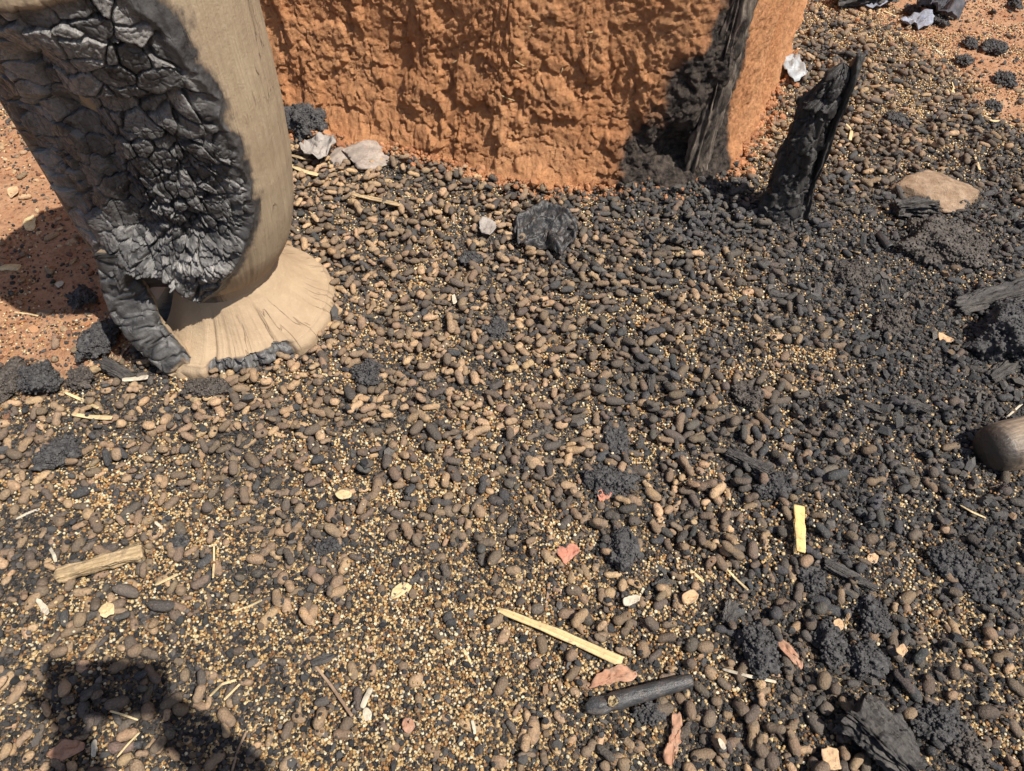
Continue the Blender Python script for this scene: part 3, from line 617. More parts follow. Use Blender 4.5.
def sheet_mesh(poly, seed, mat, thick=.0008, curl=.25, crease=.0, res=16):
    """flat scrap with the outline poly (metres), curled and creased, with thickness"""
    P = np.array(poly, float); c = P.mean(0); n = len(P); rings = res // 2
    out = []; m = n * 4
    t = np.linspace(0, n, m, endpoint=False); i = t.astype(int); f = (t - i)[:, None]
    B = P[i % n] * (1 - f) + P[(i + 1) % n] * f
    for _ in range(2): B = (np.roll(B, 1, 0) + 2 * B + np.roll(B, -1, 0)) / 4
    B = B + (np.abs(P - c).max() * .07) * np.stack([vn(np.c_[B * 420, B[:, 0] * 0 + seed], seed), vn(np.c_[B * 420, B[:, 0] * 0 + seed], seed + 1)], 1)
    for k_ in range(1, rings + 1): out.append(c + (B - c) * (k_ / rings))
    V2 = np.concatenate([[c]] + out); ext = np.abs(P - c).max()
    rs = np.random.default_rng(seed); an = rs.uniform(0, 6.28); d = ((V2 - c) / ext) @ [math.cos(an), math.sin(an)]; e_ = ((V2 - c) / ext) @ [-math.sin(an), math.cos(an)]
    zf = ext * (curl * (d ** 2 * .8 - .25 * e_ ** 2) + .10 * curl * fbm(np.c_[(V2 - c) / ext * 2.2, d * 0 + seed], seed, 3) * 4)
    if crease: zf += ext * crease * np.abs(fbm(np.c_[(V2 - c) / ext * 3.0, d * 0 + seed], seed + 9, 3)) * 2.5
    V = np.c_[V2 - c, zf - zf.min()]; F3 = [[0, 1 + a_, 1 + (a_ + 1) % m] for a_ in range(m)]
    F4 = [[1 + k_ * m + a_, 1 + (k_ + 1) * m + a_, 1 + (k_ + 1) * m + (a_ + 1) % m, 1 + k_ * m + (a_ + 1) % m] for k_ in range(rings - 1) for a_ in range(m)]
    nV = len(V); Vb = V - [0, 0, thick]; F3b = [[nV + x for x in f_[::-1]] for f_ in F3]; F4b = [[nV + x for x in f_[::-1]] for f_ in F4]
    o = 1 + (rings - 1) * m; rim = [[o + a_, nV + o + a_, nV + o + (a_ + 1) % m, o + (a_ + 1) % m] for a_ in range(m)]
    return mesh_np('sheet', np.r_[V, Vb], [np.array(F3 + F3b), np.array(F4 + F4b + rim)], mat)
def strip_mesh(pts, w, th, mat, seed=0, taper=(1, 1), round_=False, n=26):
    """straw, twig or lath along pts (m, already lifted)"""
    pts = np.array(pts, float); d = np.r_[0, np.cumsum(np.linalg.norm(np.diff(pts, axis=0), axis=1))]
    s = np.linspace(0, d[-1], n); C = np.stack([np.interp(s, d, pts[:, i]) for i in range(3)], 1)
    for _ in range(2): C[1:-1] = (C[:-2] + 2 * C[1:-1] + C[2:]) / 4
    tg = np.gradient(C, axis=0); tg /= np.linalg.norm(tg, axis=1, keepdims=True); sd_ = np.cross(tg, [0, 0, 1]); sd_ /= np.linalg.norm(sd_, axis=1, keepdims=True); up_ = np.cross(sd_, tg)
    nu = 10; u = np.linspace(0, 2 * np.pi, nu, endpoint=False) + .31; pw = (lambda q_: q_) if round_ else (lambda q_: np.sign(q_) * np.abs(q_) ** .35)
    k_ = np.interp(np.linspace(0, 1, n), [0, .08, .92, 1], [taper[0], .5 + .5 * taper[0], .5 + .5 * taper[1], taper[1]]) * (1 + .10 * vn(np.stack([np.linspace(0, 6, n) + seed, np.zeros(n), np.zeros(n)], 1), seed))
    V = (C[:, None, :] + sd_[:, None, :] * (pw(np.cos(u))[None, :, None] * (w / 2 * k_)[:, None, None]) + up_[:, None, :] * (pw(np.sin(u))[None, :, None] * (th / 2 * np.sqrt(k_))[:, None, None])).reshape(-1, 3)
    V = np.r_[V, [C[0]], [C[-1]]]
    cap = np.r_[[[(i + 1) % nu, i, nu * n] for i in range(nu)], [[(n - 1) * nu + i, (n - 1) * nu + (i + 1) % nu, nu * n + 1] for i in range(nu)]]
    return mesh_np('strip', V, [grid_faces(nu, n, True), cap], mat)

# ------------------------------------------------------------------ lumps, chunks and stones: (name, pixel x, y, width px, height px, turn in degrees, lift, kind, label, category)
THINGS = [
 # clumps of fused burnt grain
 ('burnt_grain_clump', 45, 378, 40, 30, 25, .5, 'clump', 'curved black clump of fused grain on red earth left of the mortar', 'burnt clump'),
 ('burnt_grain_clump', 14, 378, 26, 38, 80, .5, 'clumpb', 'brownish black porous clump at the left edge below the shaded earth', 'burnt clump'),
 ('burnt_grain_clump', 86, 300, 26, 17, 0, .5, 'clump', 'small black clump in the shadow left of the mortar', 'burnt clump'),
 ('burnt_grain_clump', 106, 336, 34, 44, 60, .6, 'clump', 'jet black grain lump tucked against the strut of the mortar', 'burnt clump'),
 ('burnt_grain_clump', 86, 378, 26, 20, 10, .4, 'clumpb', 'flat grey grain clump just below the mortar strut', 'burnt clump'),
 ('burnt_grain_clump', 62, 453, 34, 28, -15, .45, 'clump', 'rounded black clump among pods at lower left of the mortar', 'burnt clump'),
 ('burnt_grain_clump', 208, 388, 44, 20, 5, .35, 'clumpb', 'low charred crust right under the burnt edge of the mortar foot', 'burnt clump'),
 ('burnt_grain_clump', 311, 121, 42, 34, 10, .75, 'clump', 'two-lobed black clump against the wall right of the mortar', 'burnt clump'),
 ('burnt_grain_clump', 368, 373, 30, 24, -30, .35, 'clump', 'flat black clump among pods right of the mortar foot', 'burnt clump'),
 ('burnt_grain_clump', 615, 436, 24, 40, 70, .5, 'clump', 'narrow upright black clump above the broad central clump', 'burnt clump'),
 ('burnt_grain_clump', 608, 479, 48, 34, -8, .55, 'clump', 'broad grey-black grain clump near the middle of the pods', 'burnt clump'),
 ('burnt_grain_clump', 621, 546, 32, 38, 60, .5, 'clump', 'black grain clump right of the small red leaf', 'burnt clump'),
 ('burnt_grain_clump', 527, 460, 20, 16, 10, .45, 'clump', 'small round blue-black clump left of the central clumps', 'burnt clump'),
 ('burnt_grain_clump', 770, 488, 34, 22, 5, .4, 'clump', 'low black clump above the yellow wood chip', 'burnt clump'),
 ('burnt_grain_clump', 745, 395, 30, 26, 20, .35, 'clumpb', 'grey crusty clump among dark pods right of centre', 'burnt clump'),
 ('burnt_grain_clump', 940, 244, 84, 38, -12, .30, 'clumpb', 'large crusty grain mound below the tan stone', 'burnt clump'),
 ('burnt_grain_clump', 1004, 336, 72, 48, -18, .60, 'clump', 'tall black granular mound at the right edge beside the charred board', 'burnt clump'),
 ('burnt_grain_clump', 888, 325, 36, 24, -25, .6, 'clumpb', 'dark granular clump between the big mounds on the right', 'burnt clump'),
 ('burnt_grain_clump', 852, 278, 40, 24, -20, .35, 'clumpb', 'flat dark crust right of the foot of the stake', 'burnt clump'),
 ('burnt_grain_clump', 946, 558, 44, 32, -5, .6, 'clump', 'bigger of two black clumps touching at far right', 'burnt clump'),
 ('burnt_grain_clump', 970, 581, 30, 28, 30, .55, 'clump', 'smaller clump touching the lower right of a bigger black clump', 'burnt clump'),
 ('burnt_grain_clump', 808, 578, 24, 26, 20, .5, 'clump', 'small black clump left of the split charred stick', 'burnt clump'),
 ('burnt_grain_clump', 868, 612, 30, 36, 80, .65, 'clump', 'upright black clump below the split charred stick', 'burnt clump'),
 ('burnt_grain_clump', 757, 640, 40, 52, 75, .55, 'clump', 'ragged black clump left of the curled brown leaf', 'burnt clump'),
 ('burnt_grain_clump', 826, 640, 30, 38, 70, .65, 'clump', 'dark clump right of the curled brown leaf', 'burnt clump'),
 ('burnt_grain_clump', 860, 655, 34, 34, 40, .6, 'clump', 'black clump just left of the tan leaf flake at lower right', 'burnt clump'),
 ('burnt_grain_clump', 646, 712, 34, 20, 5, .4, 'clump', 'black granular clump under the blackened tube', 'burnt clump'),
 ('burnt_grain_clump', 930, 716, 52, 36, -38, .6, 'clump', 'knobbly black mass right of the ridged charcoal at the bottom', 'burnt clump'),
 ('burnt_grain_clump', 962, 742, 34, 46, 70, .55, 'clumpb', 'dark knobbly clump near the bottom right corner', 'burnt clump'),
 ('burnt_grain_clump', 495, 330, 22, 20, 0, .4, 'clump', 'glossy black clump in the grain streak right of the mortar', 'burnt clump'),
 ('burnt_grain_clump', 470, 262, 26, 14, 0, .35, 'clump', 'small black crust left of the black plastic bag', 'burnt clump'),
 ('burnt_grain_clump', 1003, 82, 22, 12, -10, .22, 'clump', 'black lump on red earth at upper right edge, the lower of two', 'burnt clump'),
 ('burnt_grain_clump', 991, 50, 22, 13, 10, .22, 'clump', 'black lump on red earth at upper right, above another', 'burnt clump'),
 ('burnt_grain_clump', 962, 63, 16, 10, 0, .22, 'clump', 'little black lump at the edge of the pods, upper right', 'burnt clump'),
 ('burnt_grain_clump', 968, 46, 12, 8, 0, .45, 'clump', 'tiny black lump on red earth left of a bigger lump', 'burnt clump'),
 ('burnt_grain_clump', 1013, 7, 12, 8, 0, .5, 'clump', 'tiny black lump in the top right corner on red earth', 'burnt clump'),
 ('burnt_grain_clump', 911, 13, 15, 11, 0, .22, 'clump', 'black lump left of the burnt cloth at the top', 'burnt clump'),
 ('burnt_grain_clump', 938, 22, 13, 11, 0, .22, 'clump', 'black lump in front of the burnt cloth at the top', 'burnt clump'),
 ('burnt_grain_clump', 897, 122, 20, 16, 0, .22, 'clump', 'black lump among pods right of the stake', 'burnt clump'),
 ('burnt_grain_clump', 990, 108, 14, 10, 0, .22, 'clump', 'shiny black lump above the pale twig at upper right', 'burnt clump'),
 ('burnt_grain_clump', 180, 545, 22, 16, 0, .35, 'clump', 'small black crust right of the pale wood splinter', 'burnt clump'),
 ('burnt_grain_clump', 332, 545, 26, 20, 20, .35, 'clump', 'dull black crust in pale grain left of centre', 'burnt clump'),
 ('burnt_grain_clump', 540, 430, 22, 14, 20, .35, 'clumpb', 'little grey crust left of the narrow upright clump', 'burnt clump'),
 # charred wood
 ('charcoal_chunk', 873, 737, 74, 46, -52, .8, 'wood', 'ridged block of charcoal standing near the bottom right', 'charcoal'),
 ('charcoal_chunk', 985, 303, 78, 20, 14, 1.0, 'wood', 'split charred board poking out of the mound at the right edge', 'charcoal'),
 ('charcoal_chunk', 846, 577, 50, 13, -32, .9, 'woodb', 'split brown-black charred stick among pods, lower right', 'charcoal'),
 ('charcoal_chunk', 745, 463, 44, 15, -38, .8, 'woodb', 'grey charred splinter among pods right of centre', 'charcoal'),
 ('charcoal_chunk', 905, 407, 34, 13, -35, .9, 'wood', 'short split char stick in the black area left of the pestle', 'charcoal'),
 ('charcoal_chunk', 863, 408, 32, 9, -35, .7, 'woodb', 'thin grey char splinter left of the short split char stick', 'charcoal'),
 ('charcoal_chunk', 882, 290, 14, 26, 82, .7, 'woodb', 'upright grey char flake below the small open tube', 'charcoal'),
 ('charcoal_chunk', 814, 295, 12, 20, 70, .7, 'woodb', 'small dark char flake left of the upright grey flake', 'charcoal'),
 ('charcoal_chunk', 778, 300, 26, 12, -10, .7, 'wood', 'small dark char chip below the stake', 'charcoal'),
 ('charcoal_chunk', 524, 505, 8, 22, 85, .6, 'woodb', 'narrow dark char sliver above the small red leaf', 'charcoal'),
 ('charcoal_chunk', 120, 372, 40, 12, -28, .7, 'woodb', 'charred splinter under the lower end of the mortar strut', 'charcoal'),
 ('charcoal_chunk', 908, 213, 40, 18, 8, 1.0, 'wood', 'black charred slab leaning on the front of the tan stone', 'charcoal'),
 ('charcoal_chunk', 862, 2, 60, 16, 4, 1.0, 'wood', 'black charred billet cut off by the top edge', 'charcoal'),
 ('charcoal_chunk', 998, 372, 40, 12, 35, .7, 'woodb', 'brown charred stick above the pestle at the right edge', 'charcoal'),
 ('charcoal_chunk', 965, 570, 30, 10, -25, .6, 'woodb', 'flat char flake between the two clumps and the right edge', 'charcoal'),
 ('charcoal_chunk', 728, 612, 20, 20, 60, .7, 'wood', 'angular black char lump left of the ragged clump', 'charcoal'),
 ('charcoal_chunk', 660, 585, 18, 14, 30, .7, 'wood', 'small angular charcoal below the grain clump by the red leaf', 'charcoal'),
 ('charcoal_chunk', 650, 385, 10, 16, 80, .7, 'wood', 'small square charcoal piece among dark pods', 'charcoal'),
 ('charcoal_chunk', 325, 660, 22, 12, 20, .5, 'wood', 'dark charcoal bit in pale grain above the fallen twig', 'charcoal'),
 # stones
 ('flat_stone', 926, 192, 74, 34, 4, .8, 'stone', 'flat tan stone with pale broken face above the crusty mound', 'stone'),
 ('pale_stone', 366, 150, 50, 30, 0, .45, 'stoneg', 'pale ash-grey stone at the foot of the wall', 'stone'),
 ('pale_stone', 342, 153, 26, 18, 0, .45, 'stoneg', 'small pinkish grey stone left of the bigger pale stone by the wall', 'stone'),
]
keep(at(545, 231), .055, .036)
for (x0_, y0_), (x1_, y1_), w_ in [((584, 710), (694, 679), .017), ((497, 609), (622, 662), .012), ((799, 504), (801, 554), .014), ((52, 577), (143, 550), .016), ((673, 714), (668, 766), .012), ((590, 690), (634, 670), .010), ((722, 669), (776, 682), .006), ((776, 641), (803, 668), .010), ((304, 652), (352, 716), .006), ((558, 556), (578, 552), .012), ((48, 757), (84, 744), .012), ((822, 758), (841, 760), .012)]:
    a_, b_ = at(x0_, y0_, .015), at(x1_, y1_, .015); d_ = b_ - a_; keep((a_ + b_) / 2, np.linalg.norm(d_) / 2 + .004, w_, math.atan2(d_[1], d_[0]))
for i, (nm, px, py, w, h, rot, lift, kind, lab, cat) in enumerate(THINGS):
    p = at(px, py + h * .25); m = ppm(p); L = w / m; sinv = max(.45, abs((p[2] - CAMH) / np.linalg.norm(p - [0, 0, CAMH])))
    D = h / m / sinv
    big_, small_ = max(L, D), min(L, D)
    if kind.startswith('clump'):
        a_, b_ = L / 2 * .92, D / 2 * .82; hh = (.30 + .68 * lift) * min(a_, b_)
        me = clump_mesh(a_, b_, hh, 300 + i, int(np.clip(900000 * a_ * b_, 110, 5200)), .0023 if a_ < .05 else .0028, M_CLUMPB if kind == 'clumpb' else M_CLUMP)
        o = link(nm, me, None, (p[0], p[1], .012 + hh * .34)); o.rotation_euler = (0, 0, R(rot if abs(w - h) < 16 and rot < 50 else 0)); keep(p, a_ * .8, b_ * .8)
    elif kind.startswith('wood'):
        Lw = big_ * 1.02; Wd = small_ * .80; Hh_ = Wd * .62 * lift
        if rot == -52: Lw, Wd, Hh_ = .092, .058, .048
        me = chunk_mesh(Lw, Wd, Hh_, 500 + i, M_CHARWOOD)
        o = link(nm, me, None, (p[0], p[1], .012 + Hh_ * .42)); o.rotation_euler = (R(random.uniform(-12, 12)), R(-8 if rot == 14 else random.uniform(-7, 7)), R(rot)); keep(p, Lw * .40, Wd * .36, R(rot))
    else:
        a_, b_ = L / 2 * 1.05, D / 2 * .95; hh = min(a_, b_) * .55 * lift
        me = stone_mesh(a_, b_, hh, 700 + i, M_STONE if kind == 'stone' else M_STONEG)
        o = link(nm, me, None, (p[0], p[1], .006 + hh * .35)); o.rotation_euler = (0, 0, R(rot)); keep(p, a_ * .8, b_ * .8)
    tag(o, lab, cat, {'burnt clump': 'clumps of burnt grain', 'charcoal': 'pieces of charred wood', 'stone': 'stones in the spill'}[cat])

# ------------------------------------------------------------------ groundnut pods: dropped one by one onto the heap
HX0, HX1, HY0, HY1, HR = -1.6, 1.95, 0.0, 3.05, .003
hnx, hny = int((HX1 - HX0) / HR), int((HY1 - HY0) / HR)
hgx = HX0 + (np.arange(hnx) + .5) * HR; hgy = HY0 + (np.arange(hny) + .5) * HR
ax_, ay_ = np.meshgrid(hgx, hgy)
from_gx = np.searchsorted(gx, hgx) - 1; from_gy = np.searchsorted(gy, hgy) - 1
GZ = gz.reshape(len(gy), len(gx))
def bil(x, y):
    i = np.clip(np.searchsorted(gx, x) - 1, 0, len(gx) - 2); j = np.clip(np.searchsorted(gy, y) - 1, 0, len(gy) - 2)
    u = (x - gx[i]) / (gx[i + 1] - gx[i]); v = (y - gy[j]) / (gy[j + 1] - gy[j])
    return (GZ[j, i] * (1 - u) + GZ[j, i + 1] * u) * (1 - v) + (GZ[j + 1, i] * (1 - u) + GZ[j + 1, i + 1] * u) * v
HM = bil(ax_, ay_); HG = HM.copy()
NC = 40000
cand = np.stack([RNG.uniform(-1.45, 1.9, NC), RNG.uniform(.10, 2.95, NC)], 1)
# only the part of the spill around the view
hw = .70 + .463 * cand[:, 1]
cand = cand[np.abs(cand[:, 0]) < hw]
cand = cand[~blocked(cand)]
cz = zones(cand)
pn = fbm(np.c_[cand * 11, cand[:, 0] * 0], 401, 3)
prob = np.clip(cz[:, 0] * 1.06 + .42 * pn * (cz[:, 0] > .12) * (1 - .55 * cz[:, 0]), 0, 1)
ok = RNG.random(len(cand)) < np.clip(prob + .10 * sst(.15, .3, prob), 0, 1) ** 1.15
cand = cand[ok]; cz = cz[ok]
pods = []
NP = len(cand)
Ls = np.clip(RNG.lognormal(math.log(.0234), .23, NP), .012, .042); Rs = np.clip(Ls * RNG.normal(.262, .040, NP), .0042, .0086)
single = RNG.random(NP) < .30; Ls = np.where(single, Ls * .72, Ls)
Ys = RNG.uniform(0, math.pi, NP); rnd = RNG.random((NP, 6))
tt = np.linspace(-.8, .8, 5)
for n in range(NP):
    x, y = cand[n]; L, r_, yaw = Ls[n], Rs[n], Ys[n]; c, s = math.cos(yaw), math.sin(yaw)
    sx = x + tt * L / 2 * c; sy = y + tt * L / 2 * s
    ii = ((sx - HX0) / HR).astype(int); jj = ((sy - HY0) / HR).astype(int)
    if ii.min() < 4 or jj.min() < 4 or ii.max() > hnx - 5 or jj.max() > hny - 5: continue
    hh = HM[jj, ii]; g0 = HG[jj[2], ii[2]]
    rest = np.sort(hh)[3]
    if rest - g0 > .006 + .013 * cz[n, 0] * rnd[n, 0]: continue
    tilt = float(np.clip((hh[3:].max() - hh[:2].max()) / (L * .8), -.45, .45))
    sink = r_ * (.25 + .75 * rnd[n, 1]) * (1 - cz[n, 0] * .65) if rest - g0 < .002 else r_ * .15
    zc_ = rest + r_ - sink
    pods.append((x, y, zc_, yaw, tilt, L, r_, n))
    i0, i1, j0, j1 = int((x - L / 2 - HX0) / HR), int((x + L / 2 - HX0) / HR) + 1, int((y - L / 2 - HY0) / HR), int((y + L / 2 - HY0) / HR) + 1
    i0 = max(i0, 0); j0 = max(j0, 0)
    dx = hgx[i0:i1][None] - x; dy = hgy[j0:j1][:, None] - y
    a_ = (dx * c + dy * s) / (L / 2); b_ = (-dx * s + dy * c) / r_
    e_ = 1 - a_ * a_ - b_ * b_
    top = zc_ + a_ * tilt * L / 2 + r_ * np.sqrt(np.clip(e_, 0, 1))
    sub = HM[j0:j1, i0:i1]; np.maximum(sub, np.where(e_ > 0, top, -9), out=sub)
pods = np.array(pods); NPd = len(pods); pn_ = pods[:, 7].astype(int)
# shape of every pod at once
KR, KS = 9, 10
u = (np.arange(KR) + .5) / KR; u = .5 - .5 * np.cos(np.pi * (u * .94 + .03))
rr_ = RNG.random((NPd, 8))
waist = np.where(single[pn_], 0, rr_[:, 0] ** 1.5 * .42)[:, None]; asym = (rr_[:, 1:2] - .5) * .38
prof = np.sqrt(np.clip(1 - np.abs(2 * u - 1) ** 2.6, 0, 1))[None] * (1 - waist * np.exp(-((u[None] - .5 - asym * .15) / .15) ** 2)) * (1 + asym * (u[None] - .5) * 1.1)
third = (RNG.random(NPd) < .14) & (pods[:, 5] > .026)                       # three-seeded pods have two waists
prof = np.where(third[:, None], np.sqrt(np.clip(1 - np.abs(2 * u - 1) ** 3.2, 0, 1))[None] * (1 - .22 * np.exp(-((u[None] - .34) / .09) ** 2) - .22 * np.exp(-((u[None] - .66) / .09) ** 2)), prof)
snap = RNG.random(NPd) < .11; cutu = RNG.uniform(.48, .75, NPd)              # snapped and crushed pods
prof = np.where(snap[:, None] & (u[None] > cutu[:, None]), prof * .55 + .18, prof)
ueff = np.where(snap[:, None], np.minimum(u[None], cutu[:, None] + .12 * (u[None] - cutu[:, None])), u[None] + 0 * cutu[:, None])
ph = np.linspace(0, 2 * np.pi, KS, endpoint=False)[None, None] + rr_[:, 2][:, None, None] * 6.28
rib = 1 + .045 * RNG.normal(0, 1, (NPd, KR, KS)) * .6 + .05 * np.cos(ph * 4) + .035 * np.sin(ph * 2 + u[None, :, None] * 9 + rr_[:, 3][:, None, None] * 6)
rad_ = pods[:, 6][:, None, None] * prof[:, :, None] * rib
X = np.broadcast_to(((ueff - .5) * pods[:, 5:6])[:, :, None], rad_.shape)
bend = (rr_[:, 4] - .5)[:, None, None] * .13 * pods[:, 5][:, None, None] * (4 * (u - .5) ** 2)[None, :, None]
Y = rad_ * np.cos(ph) + bend; Zz = rad_ * np.sin(ph) * (.70 + .26 * rr_[:, 5][:, None, None])
ring = np.stack([X, Y, Zz], -1).reshape(NPd, KR * KS, 3)
tip = np.stack([np.stack([-pods[:, 5] * .5, bend[:, 0, 0], 0 * pods[:, 5]], 1), np.stack([np.where(snap, cutu - .5 - .03, .5 + .05 * rr_[:, 6] ** 3) * pods[:, 5], bend[:, -1, 0], 0 * pods[:, 5]], 1)], 1)
PV = np.concatenate([ring, tip], 1)
ct, st_ = np.cos(pods[:, 4]), np.sin(pods[:, 4]); cy_, sy_ = np.cos(pods[:, 3]), np.sin(pods[:, 3])
x1 = PV[:, :, 0] * ct[:, None] - PV[:, :, 2] * st_[:, None]; z1 = PV[:, :, 0] * st_[:, None] + PV[:, :, 2] * ct[:, None]; y1 = PV[:, :, 1]
PW = np.stack([x1 * cy_[:, None] - y1 * sy_[:, None], x1 * sy_[:, None] + y1 * cy_[:, None], z1], -1)
PF4 = grid_faces(KS, KR, True); KV = KR * KS + 2
PF3 = np.array([[(i + 1) % KS, i, KR * KS] for i in range(KS)] + [[(KR - 1) * KS + i, (KR - 1) * KS + (i + 1) % KS, KR * KS + 1] for i in range(KS)])
# colour by how far the fire got
PC = np.array([(.425, .285, .168), (.295, .200, .126), (.195, .138, .093), (.116, .091, .072), (.074, .067, .062), (.057, .057, .061)])
dk = zones(pods[:, :2])[:, 2]; lv = dk * 5.0 + RNG.normal(0, 1.3, NPd) - .15 - .55 * sst(.62, .45, dk) + .9 * fbm(np.c_[pods[:, :2] * 9, pods[:, 0] * 0], 411, 2)
lv = np.clip(lv, 0, 4.999); li = lv.astype(int); lf = (lv - li)[:, None]
pcol = (PC[li] * (1 - lf) + PC[li + 1] * lf) * RNG.normal(1, .10, (NPd, 1)) * RNG.normal(1, .018, (NPd, 3))
ppx, ppy = project(pods[:, :3])
inview = (ppx > 4) & (ppx < 1020) & (ppy > 4) & (ppy < 767)
dep = (pods[:, :3] - [0, 0, CAMH]) @ _fw
expo = pods[:, 2] + pods[:, 6] * .9 - HM[np.clip(((pods[:, 1] - HY0) / HR).astype(int), 0, hny - 1), np.clip(((pods[:, 0] - HX0) / HR).astype(int), 0, hnx - 1)] > -.0015
proud = pods[:, 2] - HG[np.clip(((pods[:, 1] - HY0) / HR).astype(int), 0, hny - 1), np.clip(((pods[:, 0] - HX0) / HR).astype(int), 0, hnx - 1)]
score = np.where(inview & expo, pods[:, 5] * pods[:, 6] / dep ** 2 * np.clip(.4 + proud / pods[:, 6] * .5, .2, 1), 0)
best = set(np.argsort(-score)[:300].tolist())
PLACES = [((110, 705), 'in the small dark shadow at the bottom left'), ((40, 500), 'near the left edge below the mortar'), ((210, 590), 'in pale grain left of centre'), ((320, 720), 'in pale grain at the bottom left'), ((440, 700), 'in the pale grain bed at the bottom'), ((560, 640), 'by the long split cane'), ((680, 560), 'among pods right of the red leaf'), ((700, 720), 'near the right end of the blackened tube'), ((800, 640), 'by the curled brown leaf'), ((790, 740), 'by the ridged charcoal at the bottom'), ((800, 540), 'by the yellow wood chip'), ((950, 680), 'in grain at the lower right corner'), ((900, 560), 'by the pair of touching black clumps'), ((960, 480), 'by the pestle end'), ((400, 520), 'left of centre among grain'), ((620, 470), 'by the central black clumps'), ((180, 470), 'below the mortar foot')]
PLP = np.array([at(*p[0])[:2] for p in PLACES])
CN = ['pale tan', 'light brown', 'brown', 'dark brown', 'charred black', 'charred black']
keepv = []
for n in range(NPd):
    if n in best:
        g = int(np.argmin(((PLP - pods[n, :2]) ** 2).sum(1))); cn = CN[int(round(lv[n]))]
        me = mesh_np('groundnut_pod', PW[n], [PF4, PF3], M_POD, True, {'col': np.repeat(pcol[n:n + 1], KV, 0)})
        o = link('groundnut_pod', me, None, tuple(pods[n, :3]))
        size = 'long' if pods[n, 5] > .033 else ('short' if pods[n, 5] < .026 else 'plump')
        shape = 'snapped ' if snap[n] else ('three-lobed ' if third[n] else ('one-seeded ' if single[pn_[n]] else ('waisted ' if waist[n, 0] > .15 else '')))
        lie = 'crosswise' if abs(math.cos(pods[n, 3])) > .8 else ('lengthwise' if abs(math.cos(pods[n, 3])) < .55 else 'slantwise')
        tag(o, f'{size} {cn} {shape}groundnut pod {lie} {PLACES[g][1]}', 'groundnut', f'{size} {cn} {shape}pods {lie} {PLACES[g][1]}')
    else: keepv.append(n)
keepv = np.array(keepv)
AV = (PW[keepv] + pods[keepv, None, :3]).reshape(-1, 3); off = (np.arange(len(keepv)) * KV)[:, None, None]
me = mesh_np('groundnut_pods', AV, [(PF4[None] + off).reshape(-1, 4), (PF3[None] + off).reshape(-1, 3)], M_POD, True, {'col': np.repeat(pcol[keepv], KV, 0)})
tag(link('groundnut_pods', me), 'spread of scorched and charred groundnut pods covering the ground', 'groundnuts', kind='stuff')
print('pods', NPd)

# ------------------------------------------------------------------ loose grain and char crumbs (uncountable): points turned into small instances
def hm_at(x, y):
    return HM[np.clip(((y - HY0) / HR).astype(int), 0, hny - 1), np.clip(((x - HX0) / HR).astype(int), 0, hnx - 1)]
def scatter(name, P, scale, rot, col, mat, sub, label, cat, shard=False):
    me = bpy.data.meshes.new(name); me.vertices.add(len(P)); me.vertices.foreach_set('co', P.astype(np.float32).ravel())
    me.attributes.new('col', 'FLOAT_COLOR', 'POINT').data.foreach_set('color', np.c_[col, np.ones(len(col))].astype(np.float32).ravel())
    me.attributes.new('scl', 'FLOAT_VECTOR', 'POINT').data.foreach_set('vector', scale.astype(np.float32).ravel())
    me.attributes.new('rot', 'FLOAT_VECTOR', 'POINT').data.foreach_set('vector', rot.astype(np.float32).ravel())
    o = link(name, me); ng = bpy.data.node_groups.new(name, 'GeometryNodeTree')
    ng.interface.new_socket('Geometry', in_out='INPUT', socket_type='NodeSocketGeometry'); ng.interface.new_socket('Geometry', in_out='OUTPUT', socket_type='NodeSocketGeometry')
    n, l = ng.nodes, ng.links; gi = n.new('NodeGroupInput'); go = n.new('NodeGroupOutput')
    iop = n.new('GeometryNodeInstanceOnPoints')
    if shard:
        icn = n.new('GeometryNodeMeshCone'); icn.inputs['Vertices'].default_value = 5; icn.inputs['Radius Top'].default_value = .62; icn.inputs['Radius Bottom'].default_value = 1.0; icn.inputs['Depth'].default_value = 1.6
    else:
        icn = n.new('GeometryNodeMeshIcoSphere'); icn.inputs['Radius'].default_value = 1; icn.inputs['Subdivisions'].default_value = sub
    sm = n.new('GeometryNodeSetShadeSmooth'); sm.inputs['Shade Smooth'].default_value = sub > 0 and mat is M_GRAIN; ms = n.new('GeometryNodeSetMaterial'); ms.inputs['Material'].default_value = mat
    a1 = n.new('GeometryNodeInputNamedAttribute'); a1.data_type = 'FLOAT_VECTOR'; a1.inputs['Name'].default_value = 'scl'
    a2 = n.new('GeometryNodeInputNamedAttribute'); a2.data_type = 'FLOAT_VECTOR'; a2.inputs['Name'].default_value = 'rot'
    e2r = n.new('FunctionNodeEulerToRotation')
    l.new(icn.outputs['Mesh'], sm.inputs['Geometry']); l.new(sm.outputs[0], ms.inputs['Geometry']); l.new(ms.outputs[0], iop.inputs['Instance'])
    l.new(gi.outputs[0], iop.inputs['Points']); l.new(a1.outputs['Attribute'], iop.inputs['Scale']); l.new(a2.outputs['Attribute'], e2r.inputs[0]); l.new(e2r.outputs[0], iop.inputs['Rotation'])
    l.new(iop.outputs[0], go.inputs[0])
    mod = o.modifiers.new('scatter', 'NODES'); mod.node_group = ng
    return tag(o, label, cat, kind='stuff')
def cands(N):
    c = np.stack([RNG.uniform(-1.6, 1.9, N), RNG.uniform(.12, 2.98, N)], 1)
    c = c[np.abs(c[:, 0]) < .68 + .463 * c[:, 1]]
    return c[~blocked(c)]
c = cands(1000000); z4 = zones(c); pt = fbm(np.c_[c * 13, c[:, 0] * 0], 421, 4)
pr = np.clip(z4[:, 1] * 1.10 + 1.7 * pt * (z4[:, 1] > .04) * np.minimum(1, z4[:, 1] * 3) - .03, 0, 1)
